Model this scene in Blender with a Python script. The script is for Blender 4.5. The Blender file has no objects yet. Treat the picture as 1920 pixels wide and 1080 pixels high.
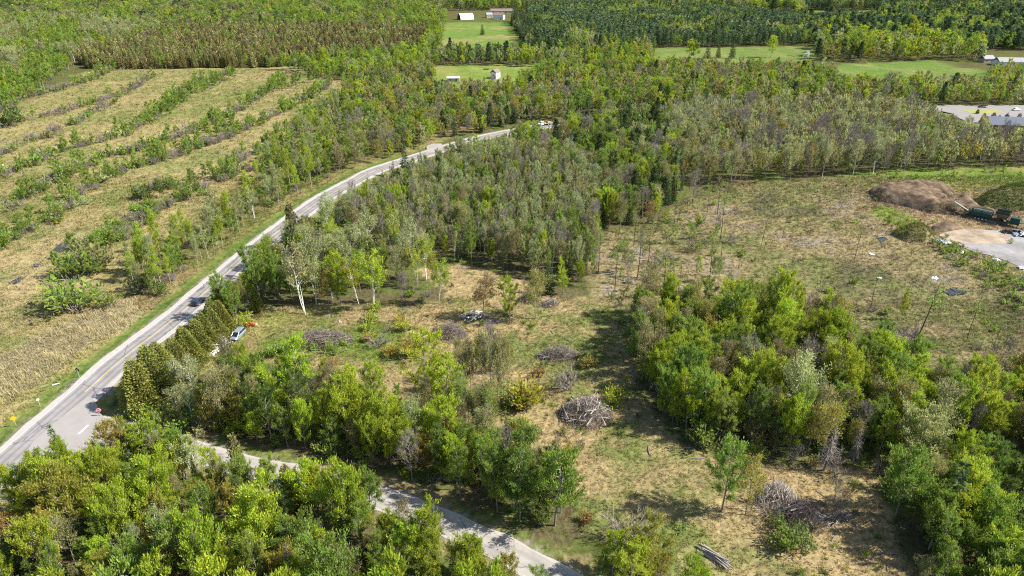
import bpy, math, random, zlib
import numpy as np

# ------------------------------------------------------------------ camera, light, exposure
scn = bpy.context.scene
COL = scn.collection
H_CAM, PITCH, FPX = 90.0, math.radians(27.0), 1280.0
cam_d = bpy.data.cameras.new('camera')
cam_d.sensor_width = 36.0
cam_d.lens = 24.0
cam_d.clip_start, cam_d.clip_end = 1.0, 20000.0
cam = bpy.data.objects.new('camera', cam_d)
COL.objects.link(cam)
cam.location = (0, 0, H_CAM)
cam.rotation_euler = (math.radians(90) - PITCH, 0, 0)
scn.camera = cam

SUN_EL = math.radians(44.0)
SUN_DIR = np.array([1.0, -0.10, 0.0])              # horizontal direction towards the sun
SUN_DIR /= np.linalg.norm(SUN_DIR)
world = bpy.data.worlds.new('World')
scn.world = world
world.use_nodes = True
wn = world.node_tree.nodes
sky = wn.new('ShaderNodeTexSky')
sky.sky_type = 'NISHITA'
sky.sun_disc = False
sky.sun_elevation = SUN_EL
sky.sun_rotation = math.atan2(SUN_DIR[0], SUN_DIR[1])
bg = wn['Background']
bg.inputs['Strength'].default_value = 0.1
world.node_tree.links.new(sky.outputs[0], bg.inputs[0])
sun_d = bpy.data.lights.new('sun', 'SUN')
sun_d.energy = 5.0
sun_d.angle = math.radians(0.5)
sun_d.color = (1.0, 0.95, 0.86)
sun = bpy.data.objects.new('sun', sun_d)
COL.objects.link(sun)
sun.location = (300, 0, 400)
sun.rotation_euler = (math.radians(90) - SUN_EL, 0, math.atan2(SUN_DIR[1], SUN_DIR[0]) + math.radians(90))
scn.view_settings.view_transform = 'Standard'
scn.view_settings.look = 'None'
scn.view_settings.gamma = 1.0
scn.view_settings.use_curve_mapping = False
scn.view_settings.exposure = 1.18
scn.cycles.use_denoising = False
scn.cycles.filter_width = 1.2
scn.cycles.volume_bounces = 0
scn.cycles.max_bounces = 6
scn.cycles.diffuse_bounces = 3
scn.cycles.transmission_bounces = 4
scn.cycles.transparent_max_bounces = 4

# ------------------------------------------------------------------ helpers
cp, sp = math.cos(PITCH), math.sin(PITCH)


def G(u, v):
    """ground point under a pixel of the 1920x1080 photograph"""
    x, y = (u - 960) / FPX, (v - 540) / FPX
    d = sp + y * cp
    t = H_CAM / d
    return np.array([x * t, (cp - y * sp) * t])


def GP(pts):
    return np.array([G(*p) for p in pts])


def P(x, y, z=0.0):
    """pixel of a world point (arrays welcome); points behind give u=-9999"""
    dz = z - H_CAM
    depth = y * cp - dz * sp
    up = y * sp + dz * cp
    ok = depth > 1.0
    dd = np.where(ok, depth, 1.0)
    return np.where(ok, 960 + FPX * x / dd, -9999.0), np.where(ok, 540 - FPX * up / dd, 9999.0)


def height_at(u, v, vtop):
    """height of something that stands at pixel (u, v) and reaches up to row vtop"""
    x, y = G(u, v)
    lo, hi = 0.0, 40.0
    for _ in range(30):
        m = (lo + hi) / 2
        if P(x, y, m)[1] > vtop:
            lo = m
        else:
            hi = m
    return lo


def in_poly(px, py, poly):
    poly = np.asarray(poly, float)
    x1, y1 = poly[:, 0], poly[:, 1]
    x2, y2 = np.roll(x1, -1), np.roll(y1, -1)
    c = np.zeros(px.shape, bool)
    for a, b, d, e in zip(x1, y1, x2, y2):
        if b == e:
            continue
        c ^= ((b > py) != (e > py)) & (px < (d - a) * (py - b) / (e - b) + a)
    return c


def seg_dist(px, py, line):
    d = np.full(px.shape, 1e9)
    for (a, b), (c, e) in zip(line[:-1], line[1:]):
        vx, vy = c - a, e - b
        L = vx * vx + vy * vy + 1e-9
        t = np.clip(((px - a) * vx + (py - b) * vy) / L, 0, 1)
        d = np.minimum(d, np.hypot(px - a - t * vx, py - b - t * vy))
    return d


def _hash(ix, iy, s):
    n = (ix * 374761393 + iy * 668265263 + s * 1442695041) & 0xFFFFFFFF
    n = ((n ^ (n >> 13)) * 1274126177) & 0xFFFFFFFF
    return ((n ^ (n >> 16)) & 0xFFFF) / 65535.0


def vnoise(x, y, scale, seed=0):
    x, y = np.asarray(x, float) / scale, np.asarray(y, float) / scale
    ix, iy = np.floor(x).astype(np.int64), np.floor(y).astype(np.int64)
    fx, fy = x - ix, y - iy
    fx, fy = fx * fx * (3 - 2 * fx), fy * fy * (3 - 2 * fy)
    a, b = _hash(ix, iy, seed), _hash(ix + 1, iy, seed)
    c, d = _hash(ix, iy + 1, seed), _hash(ix + 1, iy + 1, seed)
    return (a * (1 - fx) + b * fx) * (1 - fy) + (c * (1 - fx) + d * fx) * fy


def fbm(x, y, scale, seed=0, octv=4):
    s, a, t = 0.0, 1.0, 0.0
    for k in range(octv):
        s = s + a * vnoise(x, y, scale / 2 ** k, seed + k * 17)
        t += a
        a *= 0.55
    return s / t


def mesh_np(name, verts, faces, mats=(), mi=None, fattr=None, smooth=False):
    """faces: (n,3) or (n,4) int array or a list of such arrays"""
    if not isinstance(faces, (list, tuple)):
        faces = [faces]
    faces = [np.asarray(f, np.int32) for f in faces if len(f)]
    me = bpy.data.meshes.new(name)
    verts = np.asarray(verts, np.float32)
    me.vertices.add(len(verts))
    me.vertices.foreach_set('co', verts.ravel())
    loops = np.concatenate([f.ravel() for f in faces])
    tot = np.concatenate([np.full(len(f), f.shape[1], np.int32) for f in faces])
    start = np.concatenate([[0], np.cumsum(tot)[:-1]]).astype(np.int32)
    me.loops.add(len(loops))
    me.loops.foreach_set('vertex_index', loops)
    me.polygons.add(len(tot))
    me.polygons.foreach_set('loop_start', start)
    me.polygons.foreach_set('loop_total', tot)
    for m in mats:
        me.materials.append(m)
    if mi is not None:
        me.polygons.foreach_set('material_index', np.asarray(mi, np.int32))
    me.polygons.foreach_set('use_smooth', np.full(len(tot), smooth))
    if fattr is not None:
        for k, a in fattr.items():
            at = me.attributes.new(k, 'FLOAT', 'FACE')
            at.data.foreach_set('value', np.asarray(a, np.float32))
    me.update(calc_edges=True)
    return me


def link(name, data, parent=None, loc=None, rot=None, scale=None):
    o = bpy.data.objects.new(name, data)
    COL.objects.link(o)
    if parent is not None:
        o.parent = parent
    if loc is not None:
        o.location = loc
    if rot is not None:
        o.rotation_euler = rot
    if scale is not None:
        o.scale = scale
    return o


def tag(o, label=None, cat=None, group=None, kind=None):
    if label:
        o['label'] = label
    if cat:
        o['category'] = cat
    if group:
        o['group'] = group
    if kind:
        o['kind'] = kind
    return o


def thing(name, label, cat, loc=(0, 0, 0), rz=0.0, group=None):
    o = link(name, None, None, loc, (0, 0, rz))
    o.empty_display_size = 0.3
    return tag(o, label, cat, group)


class MB:
    """collects simple shapes into one mesh"""

    def __init__(self):
        self.v, self.q, self.t, self.n = [], [], [], 0

    def add(self, verts, quads=(), tris=()):
        verts = np.asarray(verts, float)
        if len(quads):
            self.q.append(np.asarray(quads, int) + self.n)
        if len(tris):
            self.t.append(np.asarray(tris, int) + self.n)
        self.v.append(verts)
        self.n += len(verts)

    def box(self, c, s, rz=0.0, ry=0.0, top=1.0):
        """centre c, full size s; top scales the upper face"""
        hx, hy, hz = s[0] / 2, s[1] / 2, s[2] / 2
        v = np.array([[x * (top if z > 0 else 1) * hx, y * (top if z > 0 else 1) * hy, z * hz] for z in (-1, 1) for y in (-1, 1) for x in (-1, 1)])
        if ry:
            c_, s_ = math.cos(ry), math.sin(ry)
            v = np.stack([v[:, 0] * c_ + v[:, 2] * s_, v[:, 1], -v[:, 0] * s_ + v[:, 2] * c_], 1)
        if rz:
            c_, s_ = math.cos(rz), math.sin(rz)
            v = np.stack([v[:, 0] * c_ - v[:, 1] * s_, v[:, 0] * s_ + v[:, 1] * c_, v[:, 2]], 1)
        self.add(v + np.asarray(c, float), [[0, 2, 3, 1], [4, 5, 7, 6], [0, 1, 5, 4], [1, 3, 7, 5], [3, 2, 6, 7], [2, 0, 4, 6]])

    def tube(self, pts, rad, sides=6, cap=True):
        pts = np.asarray(pts, float)
        rad = np.broadcast_to(np.asarray(rad, float), (len(pts),))
        d = np.gradient(pts, axis=0)
        d /= np.linalg.norm(d, axis=1, keepdims=True) + 1e-9
        ref = np.where(np.abs(d[:, 2:3]) > 0.85, [[1.0, 0, 0]], [[0, 0, 1.0]])
        a = np.cross(d, ref)
        a /= np.linalg.norm(a, axis=1, keepdims=True) + 1e-9
        b = np.cross(d, a)
        th = np.linspace(0, 2 * np.pi, sides, endpoint=False)
        ring = pts[:, None] + rad[:, None, None] * (np.cos(th)[None, :, None] * a[:, None] + np.sin(th)[None, :, None] * b[:, None])
        k = len(pts)
        q = []
        for i in range(k - 1):
            for j in range(sides):
                j2 = (j + 1) % sides
                q.append([i * sides + j, i * sides + j2, (i + 1) * sides + j2, (i + 1) * sides + j])
        v = ring.reshape(-1, 3)
        t = []
        if cap:
            v = np.concatenate([v, pts[:1], pts[-1:]])
            for j in range(sides):
                j2 = (j + 1) % sides
                t.append([k * sides, j2, j])
                t.append([k * sides + 1, (k - 1) * sides + j, (k - 1) * sides + j2])
        self.add(v, q, t)

    def prism(self, prof, y0, y1, axis='y'):
        """closed profile of (x, z) pulled along y"""
        n = len(prof)
        v = [[x, y0, z] for x, z in prof] + [[x, y1, z] for x, z in prof]
        q = [[i, (i + 1) % n, n + (i + 1) % n, n + i] for i in range(n)]
        c0, c1 = np.mean(v[:n], 0), np.mean(v[n:], 0)
        v = v + [c0, c1]
        t = [[2 * n, (i + 1) % n, i] for i in range(n)] + [[2 * n + 1, n + i, n + (i + 1) % n] for i in range(n)]
        if axis == 'x':
            v = [[b, a, c] for a, b, c in v]
        self.add(v, q, t)

    def loft(self, rings):
        """closed rings of equal length, joined and capped"""
        n = len(rings[0])
        v = np.concatenate([np.asarray(r, float) for r in rings])
        q = [[i * n + j, i * n + (j + 1) % n, (i + 1) * n + (j + 1) % n, (i + 1) * n + j] for i in range(len(rings) - 1) for j in range(n)]
        m = len(v)
        v = np.concatenate([v, [np.mean(rings[0], 0)], [np.mean(rings[-1], 0)]])
        t = [[m, (j + 1) % n, j] for j in range(n)]
        o = (len(rings) - 1) * n
        t += [[m + 1, o + j, o + (j + 1) % n] for j in range(n)]
        self.add(v, q, t)

    def mesh(self, name, mat, smooth=False):
        f = []
        if self.q:
            f.append(np.concatenate(self.q))
        if self.t:
            f.append(np.concatenate(self.t))
        return mesh_np(name, np.concatenate(self.v), f, [mat] if mat else [], smooth=smooth)

    def build(self, name, mat, parent=None, loc=None, smooth=False):
        return link(name, self.mesh(name, mat, smooth), parent, loc)


# ------------------------------------------------------------------ materials
MAT = {}


def new_mat(name):
    m = bpy.data.materials.new(name)
    m.use_nodes = True
    nt = m.node_tree
    return m, nt, nt.nodes, nt.links, nt.nodes['Principled BSDF']


def plain(name, col, rough=0.6, metal=0.0, noise=0.25, scale=3.0, spec=0.3):
    """one paint or stuff with blotchy wear"""
    if name in MAT:
        return MAT[name]
    m, nt, N, L, b = new_mat(name)
    tc = N.new('ShaderNodeTexCoord')
    nz = N.new('ShaderNodeTexNoise')
    nz.inputs['Scale'].default_value = scale
    nz.inputs['Detail'].default_value = 6
    L.new(tc.outputs['Object'], nz.inputs['Vector'])
    r = N.new('ShaderNodeMapRange')
    r.inputs[3].default_value = 1 - noise
    r.inputs[4].default_value = 1 + noise
    L.new(nz.outputs[0], r.inputs[0])
    mx = N.new('ShaderNodeMix')
    mx.data_type = 'RGBA'
    mx.blend_type = 'MULTIPLY'
    mx.inputs[0].default_value = 1
    mx.inputs[6].default_value = (*col, 1)
    L.new(r.outputs[0], mx.inputs[7])
    L.new(mx.outputs[2], b.inputs['Base Color'])
    b.inputs['Roughness'].default_value = rough
    b.inputs['Metallic'].default_value = metal
    b.inputs['Specular IOR Level'].default_value = spec
    MAT[name] = m
    return m


def leaf_mat(name, trans=0.4, var=0.45):
    """leaves: colour of the plant (tint) varied leaf by leaf, light passes through"""
    m, nt, N, L, b = new_mat(name)
    N.remove(b)
    a = N.new('ShaderNodeAttribute')
    a.attribute_type = 'INSTANCER'
    a.attribute_name = 'tint'
    r = N.new('ShaderNodeAttribute')
    r.attribute_name = 'rnd'
    hs = N.new('ShaderNodeHueSaturation')
    mr = N.new('ShaderNodeMapRange')
    mr.inputs[3].default_value = 1 - var
    mr.inputs[4].default_value = 1 + var
    L.new(r.outputs['Fac'], mr.inputs[0])
    L.new(mr.outputs[0], hs.inputs['Value'])
    ml = N.new('ShaderNodeMath')
    ml.operation = 'MULTIPLY'
    ml.inputs[1].default_value = 7.31
    fr = N.new('ShaderNodeMath')
    fr.operation = 'FRACT'
    L.new(r.outputs['Fac'], ml.inputs[0])
    L.new(ml.outputs[0], fr.inputs[0])
    mh = N.new('ShaderNodeMapRange')
    mh.inputs[3].default_value = 0.475
    mh.inputs[4].default_value = 0.525
    L.new(fr.outputs[0], mh.inputs[0])
    L.new(mh.outputs[0], hs.inputs['Hue'])
    L.new(a.outputs['Color'], hs.inputs['Color'])
    d = N.new('ShaderNodeBsdfDiffuse')
    t = N.new('ShaderNodeBsdfTranslucent')
    mx = N.new('ShaderNodeMixShader')
    mx.inputs[0].default_value = trans
    L.new(hs.outputs[0], d.inputs[0])
    L.new(hs.outputs[0], t.inputs[0])
    L.new(d.outputs[0], mx.inputs[1])
    L.new(t.outputs[0], mx.inputs[2])
    L.new(mx.outputs[0], N['Material Output'].inputs[0])
    return m


LEAF = leaf_mat('leaves', 0.48, 0.32)
NEEDLE = leaf_mat('needles', 0.25, 0.35)
GRASS = leaf_mat('grass_blades', 0.3, 0.25)
BARK = plain('bark_grey_brown', (0.21, 0.185, 0.16), 0.9, 0, 0.4, 1.5)
BARK_DARK = plain('bark_dark', (0.065, 0.055, 0.045), 0.9, 0, 0.4, 1.5)
BARK_PALE = plain('bark_pale', (0.34, 0.33, 0.27), 0.8, 0, 0.35, 1.2)
TWIG = plain('twigs_grey', (0.225, 0.195, 0.165), 0.9, 0, 0.3, 0.8)
TWIG_RED = plain('twigs_reddish', (0.2, 0.13, 0.10), 0.9, 0, 0.3, 0.8)
DEADWOOD = plain('dead_wood', (0.19, 0.165, 0.15), 0.9, 0, 0.35, 0.8)


def birch_mat():
    m, nt, N, L, b = new_mat('birch_bark')
    tc = N.new('ShaderNodeTexCoord')
    mp = N.new('ShaderNodeMapping')
    mp.inputs['Scale'].default_value = (1.2, 1.2, 5)
    nz = N.new('ShaderNodeTexNoise')
    nz.inputs['Scale'].default_value = 1.5
    nz.inputs['Detail'].default_value = 3
    cr = N.new('ShaderNodeValToRGB')
    cr.color_ramp.elements[0].position = 0.36
    cr.color_ramp.elements[0].color = (0.08, 0.07, 0.06, 1)
    cr.color_ramp.elements[1].position = 0.43
    cr.color_ramp.elements[1].color = (0.72, 0.70, 0.64, 1)
    L.new(tc.outputs['Object'], mp.inputs[0])
    L.new(mp.outputs[0], nz.inputs[0])
    L.new(nz.outputs[0], cr.inputs[0])
    L.new(cr.outputs[0], b.inputs['Base Color'])
    b.inputs['Roughness'].default_value = 0.7
    return m


BIRCH = birch_mat()
# ------------------------------------------------------------------ plant builders
def unit(a):
    return a / (np.linalg.norm(a, axis=-1, keepdims=True) + 1e-9)


def cards(rng, Pn, D, L, W):
    """leaf sprays: one slim diamond each"""
    n = len(Pn)
    S = unit(np.cross(D, rng.normal(size=(n, 3))))
    L, W = L[:, None], W[:, None]
    v = np.stack([Pn, Pn + D * L * 0.5 + S * W / 2, Pn + D * L, Pn + D * L * 0.5 - S * W / 2], 1).reshape(-1, 3)
    q = np.arange(4 * n).reshape(n, 4)
    return v, q


def ribbons(rng, A, B, w):
    n = len(A)
    S = unit(np.cross(unit(B - A), rng.normal(size=(n, 3))))
    w = np.broadcast_to(np.asarray(w, float), (n,))[:, None]
    v = np.stack([A - S * w / 2, A + S * w / 2, B + S * w * 0.2, B - S * w * 0.2], 1).reshape(-1, 3)
    return v, np.arange(4 * n).reshape(n, 4)


def branching(rng, H, R, cb, n_limb, n_sub, asc=0.9, tr=0.13, stems=1, spread=0.0, prof='round', lod=0, wob=0.25, sides=6):
    """skeleton: MB with trunk and limbs, arrays of the twig-bearing segments"""
    mb = MB()
    A, B = [], []
    for s in range(stems):
        az0 = rng.uniform(0, 6.28) if stems > 1 else 0
        out = spread * H * (0.6 + 0.6 * rng.random()) if stems > 1 else 0
        k = 6 if lod == 0 else 4
        zs = np.linspace(0, 1, k)
        hh = H * (0.9 if stems == 1 else 0.78 + 0.17 * rng.random())
        wx, wy = rng.normal(0, wob, k).cumsum() * zs, rng.normal(0, wob, k).cumsum() * zs
        trunk = np.stack([wx + math.cos(az0) * out * zs ** 0.8, wy + math.sin(az0) * out * zs ** 0.8, hh * zs], 1)
        mb.tube(trunk, tr * (1 - 0.85 * zs) * (1.0 if stems == 1 else 0.7), sides if lod == 0 else 3, cap=False)
        nl = max(2, n_limb // stems)
        for i in range(nl):
            t = cb * 0.85 + (0.93 - cb * 0.85) * (i + rng.random() * 0.8) / nl
            base = np.array([np.interp(t * H / hh, zs, trunk[:, j]) for j in range(3)])
            base[2] = min(t * H, hh)
            az = i * 2.4 + rng.uniform(-0.5, 0.5) + s
            tt = (t - cb * 0.85) / (0.95 - cb * 0.85)
            pr = {'round': math.sin(math.pi * min(1, 0.40 + 0.53 * tt)) ** 0.8, 'oval': math.sin(math.pi * (0.36 + 0.57 * tt)) ** 0.9,
                  'top': 0.25 + 0.75 * tt ** 1.5 if tt < 0.85 else 0.8, 'cone': 1.05 - 0.85 * tt}[prof]
            e = asc * rng.uniform(0.75, 1.2)
            e = min(e, 1.35)
            Ln = min(R * pr * rng.uniform(0.55, 1.25) / math.cos(e * 0.8), (H * 1.02 - base[2]) / math.sin(e) + 0.3)
            Ln = max(Ln, 0.4)
            d0 = np.array([math.cos(az) * math.cos(e * 0.7), math.sin(az) * math.cos(e * 0.7), math.sin(e * 0.7)])
            d1 = np.array([math.cos(az) * math.cos(e * 1.15), math.sin(az) * math.cos(e * 1.15), math.sin(e * 1.15)])
            p1 = base + d0 * Ln * 0.5
            p2 = p1 + d1 * Ln * 0.5
            mb.tube([base, p1, p2], [tr * 0.36, tr * 0.24, tr * 0.07], 4 if lod == 0 else 3, cap=False)
            A += [p1]
            B += [p2]
            for j in range(n_sub):
                f = rng.uniform(0.25, 0.95)
                q = base + (p1 - base) * f * 2 if f < 0.5 else p1 + (p2 - p1) * (f - 0.5) * 2
                dd = unit(unit(d1 + d0) * 0.9 + rng.normal(0, 0.5, 3) + np.array([0, 0, 0.5]))
                e2 = q + dd * Ln * rng.uniform(0.28, 0.62)
                e2[2] = min(e2[2], H * 1.03)
                if lod == 0:
                    mb.tube([q, e2], [tr * 0.13, tr * 0.04], 3, cap=False)
                A.append(q)
                B.append(e2)
    return mb, np.array(A), np.array(B)


def leaves_on(rng, A, B, n, L, W, sig, up=0.5, tmin=0.15):
    ln = np.linalg.norm(B - A, axis=1)
    w = (ln * rng.uniform(0.25, 1.6, len(A))) + 1e-3
    i = rng.choice(len(A), n, p=w / w.sum())
    t = rng.uniform(tmin, 1.08, n)[:, None]
    Pn = A[i] + (B[i] - A[i]) * t + rng.normal(0, 1, (n, 3)) * sig
    D = unit(unit(B[i] - A[i]) * 0.55 + np.array([0, 0, up]) + rng.normal(0, 0.5, (n, 3)))
    Pn[:, 2] = np.maximum(Pn[:, 2], 0.1)
    return cards(rng, Pn, D, L * rng.uniform(0.6, 1.35, n), W * rng.uniform(0.6, 1.35, n))


def twigs_on(rng, A, B, n, ln, w, up=0.5, sp_=0.5):
    i = rng.choice(len(A), n)
    t = rng.uniform(0.1, 1.0, n)[:, None]
    Pn = A[i] + (B[i] - A[i]) * t
    D = unit(unit(B[i] - A[i]) * 0.7 + np.array([0, 0, up]) + rng.normal(0, sp_, (n, 3)))
    return ribbons(rng, Pn, Pn + D * (ln * rng.uniform(0.5, 1.3, n))[:, None], w)


KIND = {}      # kind -> dict(nominal H, R, near=[(wood, crown)], mid=[mesh], far=[mesh])


def finish(kind, lod, rng, mb, lv, wood_mat, leaf_m, tw=None, tw_mat=None):
    """returns (wood mesh, crown mesh) for near trees, one mesh for the rest"""
    nm = KINDS[kind]['name']
    wv = np.concatenate(mb.v)
    wf = ([np.concatenate(mb.q)] if mb.q else []) + ([np.concatenate(mb.t)] if mb.t else [])
    groups = []
    if tw is not None:
        groups.append((tw[0], tw[1], tw_mat))
    if lv is not None:
        groups.append((lv[0], lv[1], leaf_m))
    if lod == 0:
        wood = mesh_np('trunk', wv, wf, [wood_mat], smooth=True)
        if not groups:
            return wood, None
        off, vs, fs, mi, ms = 0, [], [], [], []
        for k, (v, q, m) in enumerate(groups):
            vs.append(v)
            fs.append(q + off)
            mi.append(np.full(len(q), k))
            ms.append(m)
            off += len(v)
        q = np.concatenate(fs)
        return wood, mesh_np('crown', np.concatenate(vs), q, ms, np.concatenate(mi), {'rnd': rng.random(len(q))})
    vs, mi, ms, off = [wv], [np.zeros(sum(len(f) for f in wf))], [wood_mat], len(wv)
    for k, (v, q, m) in enumerate(groups):
        vs.append(v)
        wf.append(q + off)
        mi.append(np.full(len(q), k + 1))
        ms.append(m)
        off += len(v)
    mi = np.concatenate(mi)
    return mesh_np(nm, np.concatenate(vs), wf, ms, mi, {'rnd': rng.random(len(mi))})


# lod: 0 near, 1 mid, 2 far; numbers of leaf sprays and their size per lod
def lodv(lod, *v):
    return v[lod]


def mk_maple(rng, lod):
    mb, A, B = branching(rng, 12, 3.3, 0.14, lodv(lod, 24, 13, 9), lodv(lod, 7, 4, 3), asc=0.95, tr=0.16, lod=lod)
    n, L, W = lodv(lod, (8500, 0.44, 0.12), (1900, 0.85, 0.23), (640, 1.2, 0.42))
    return finish('maple', lod, rng, mb, leaves_on(rng, A, B, n, L, W, lodv(lod, 0.2, 0.3, 0.45), 0.9), BARK, LEAF)


def mk_aspen(rng, lod):
    mb, A, B = branching(rng, 14, 2.5, 0.22, lodv(lod, 24, 13, 9), lodv(lod, 6, 4, 3), asc=0.8, tr=0.14, prof='oval', lod=lod)
    n, L, W = lodv(lod, (6000, 0.42, 0.115), (1450, 0.78, 0.22), (520, 1.1, 0.40))
    return finish('aspen', lod, rng, mb, leaves_on(rng, A, B, n, L, W, lodv(lod, 0.18, 0.28, 0.4), 0.85), BARK, LEAF)


def mk_poplar(rng, lod):
    mb, A, B = branching(rng, 15, 1.9, 0.32, lodv(lod, 20, 10, 7), lodv(lod, 4, 3, 2), asc=1.05, tr=0.12, prof='oval', lod=lod, wob=0.18)
    n, L, W = lodv(lod, (2600, 0.38, 0.17), (720, 0.64, 0.30), (310, 0.95, 0.46))
    return finish('poplar', lod, rng, mb, leaves_on(rng, A, B, n, L, W, lodv(lod, 0.26, 0.35, 0.45), 0.35), BARK_PALE, LEAF)


def mk_birch(rng, lod):
    mb, A, B = branching(rng, 14, 2.7, 0.38, lodv(lod, 18, 10, 7), lodv(lod, 5, 4, 3), asc=0.95, tr=0.115, stems=int(rng.integers(1, 4)), spread=0.12, lod=lod, wob=0.3)
    n, L, W = lodv(lod, (3000, 0.36, 0.18), (750, 0.62, 0.34), (300, 0.95, 0.52))
    tw = twigs_on(rng, A, B, lodv(lod, 120, 40, 20), 1.0, lodv(lod, 0.03, 0.06, 0.1), 0.3)
    return finish('birch', lod, rng, mb, leaves_on(rng, A, B, n, L, W, 0.35, 0.15), BIRCH, LEAF, tw, TWIG)


def mk_budding(rng, lod):
    mb, A, B = branching(rng, 13, 2.7, 0.3, lodv(lod, 20, 11, 7), lodv(lod, 6, 4, 3), asc=1.0, tr=0.13, prof='oval', lod=lod)
    n, L, W = lodv(lod, (2600, 0.38, 0.16), (650, 0.66, 0.32), (270, 1.0, 0.52))
    tw = twigs_on(rng, A, B, lodv(lod, 420, 120, 60), 1.2, lodv(lod, 0.035, 0.07, 0.12), 0.5)
    return finish('budding', lod, rng, mb, leaves_on(rng, A, B, n, L, W, 0.32, 0.5), BARK, LEAF, tw, TWIG)


def mk_bare(rng, lod):
    mb, A, B = branching(rng, 12, 2.7, 0.25, lodv(lod, 20, 11, 7), lodv(lod, 7, 4, 3), asc=1.0, tr=0.13, prof='oval', lod=lod)
    tw = twigs_on(rng, A, B, lodv(lod, 1500, 320, 130), 1.1, lodv(lod, 0.034, 0.075, 0.13), 0.55, 0.45)
    n, L, W = lodv(lod, (120, 0.35, 0.2), (40, 0.6, 0.35), (20, 0.9, 0.5))
    return finish('bare', lod, rng, mb, leaves_on(rng, A, B, n, L, W, 0.3, 0.5), BARK, LEAF, tw, TWIG)


def cone_cards(rng, n, H, R, z0, L, W, pw=0.72, lob=0.16, up=0.7, out=0.55):
    t = 1 - np.sqrt(rng.random(n))
    t = np.clip(t, 0, 0.985)
    az = rng.uniform(0, 2 * np.pi, n)
    ph, ph2 = rng.uniform(0, 6.28, 2)
    r = R * (1 - t) ** pw * (1 + lob * np.sin(5 * az + ph + 6 * t) + lob * 0.7 * np.sin(3 * az + ph2 - 9 * t)) * rng.uniform(0.62, 1.06, n)
    low = np.clip(t / 0.10, 0.45, 1)
    r *= low
    Pn = np.stack([np.cos(az) * r, np.sin(az) * r, z0 + t * (H - z0)], 1)
    D = unit(np.stack([np.cos(az) * out, np.sin(az) * out, np.full(n, up)], 1) + rng.normal(0, 0.33, (n, 3)))
    return cards(rng, Pn, D, L * rng.uniform(0.6, 1.3, n), W * rng.uniform(0.6, 1.3, n))


def mk_cedar(rng, lod):
    mb = MB()
    mb.tube([[0, 0, 0], [0, 0, 5], [0.1, 0, 9.3]], [0.17, 0.1, 0.02], lodv(lod, 6, 4, 3), cap=False)
    n, L, W = lodv(lod, (11000, 0.40, 0.15), (1900, 0.75, 0.36), (560, 1.2, 0.70))
    return finish('cedar', lod, rng, mb, cone_cards(rng, n, 10, 2.5, 0.25, L, W), BARK, NEEDLE)


def mk_spruce(rng, lod):
    mb = MB()
    Hh = 13.0
    mb.tube([[0, 0, 0], [0.05, 0, 7], [0, 0.05, Hh]], [0.17, 0.1, 0.015], lodv(lod, 6, 4, 3), cap=False)
    Pn, D = [], []
    lev = lodv(lod, 24, 15, 11)
    for i in range(lev):
        t = (i + rng.random() * 0.6) / lev
        z = 0.9 + (Hh - 1.1) * t
        R = 2.3 * (1 - t) ** 0.9 + 0.12
        nb = max(4, int((9 if lod == 0 else 7) * (1 - 0.5 * t)))
        for b in range(nb):
            az = b * 6.283 / nb + i * 0.9 + rng.uniform(-0.3, 0.3)
            r1 = R * rng.uniform(0.65, 1.12)
            k = lodv(lod, max(3, int(r1 * 5)), max(2, int(r1 * 2)), 2)
            for f in np.linspace(0.12, 1, k):
                Pn.append([math.cos(az) * r1 * f * 0.9, math.sin(az) * r1 * f * 0.9, z - 0.28 * r1 * f + 0.1 * r1 * f * f])
                da = az + rng.choice([-0.7, 0, 0.7])
                D.append([math.cos(da), math.sin(da), -0.1 + rng.normal(0, 0.2)])
    Pn, D = np.array(Pn), unit(np.array(D))
    n = len(Pn)
    L, W = lodv(lod, (0.62, 0.34), (1.0, 0.6), (1.5, 0.9))
    lv = cards(rng, Pn, D, L * rng.uniform(0.7, 1.3, n), W * rng.uniform(0.7, 1.3, n))
    return finish('spruce', lod, rng, mb, lv, BARK_DARK, NEEDLE)


def mk_pine(rng, lod):
    mb = MB()
    Hh = 15.0
    mb.tube([[0, 0, 0], [0.1, 0, 8], [0, 0.1, Hh - 0.5]], [0.2, 0.13, 0.02], lodv(lod, 6, 4, 3), cap=False)
    Pn, D = [], []
    lev = lodv(lod, 13, 10, 8)
    for i in range(lev):
        t = (i + rng.random() * 0.5) / lev
        z = 3.0 + (Hh - 3.2) * t
        R = 2.7 * (1 - t) ** 0.6 * (0.6 + 0.4 * min(1, t * 4)) + 0.2
        nb = lodv(lod, 8, 6, 5)
        for b in range(nb):
            az = b * 6.283 / nb + i * 1.1 + rng.uniform(-0.4, 0.4)
            r1 = R * rng.uniform(0.6, 1.15)
            if lod == 0:
                mb.tube([[0, 0, z - 0.4], [math.cos(az) * r1 * 0.9, math.sin(az) * r1 * 0.9, z]], [0.05, 0.015], 3, cap=False)
            k = lodv(lod, 18, 7, 4)
            c = np.array([math.cos(az) * r1, math.sin(az) * r1, z + 0.15 * r1])
            f = rng.uniform(0.3, 1.05, k)[:, None]
            Pn.append(np.concatenate([c[:2] * f, np.full((k, 1), c[2])], 1) + rng.normal(0, 0.28, (k, 3)))
            D.append(np.array([math.cos(az) * 0.6, math.sin(az) * 0.6, 0.6]) + rng.normal(0, 0.45, (k, 3)))
    Pn, D = np.concatenate(Pn), unit(np.concatenate(D))
    n = len(Pn)
    L, W = lodv(lod, (0.62, 0.36), (1.0, 0.62), (1.5, 0.95))
    return finish('pine', lod, rng, mb, cards(rng, Pn, D, L * rng.uniform(0.7, 1.3, n), W * rng.uniform(0.7, 1.3, n)), BARK, NEEDLE)


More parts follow.
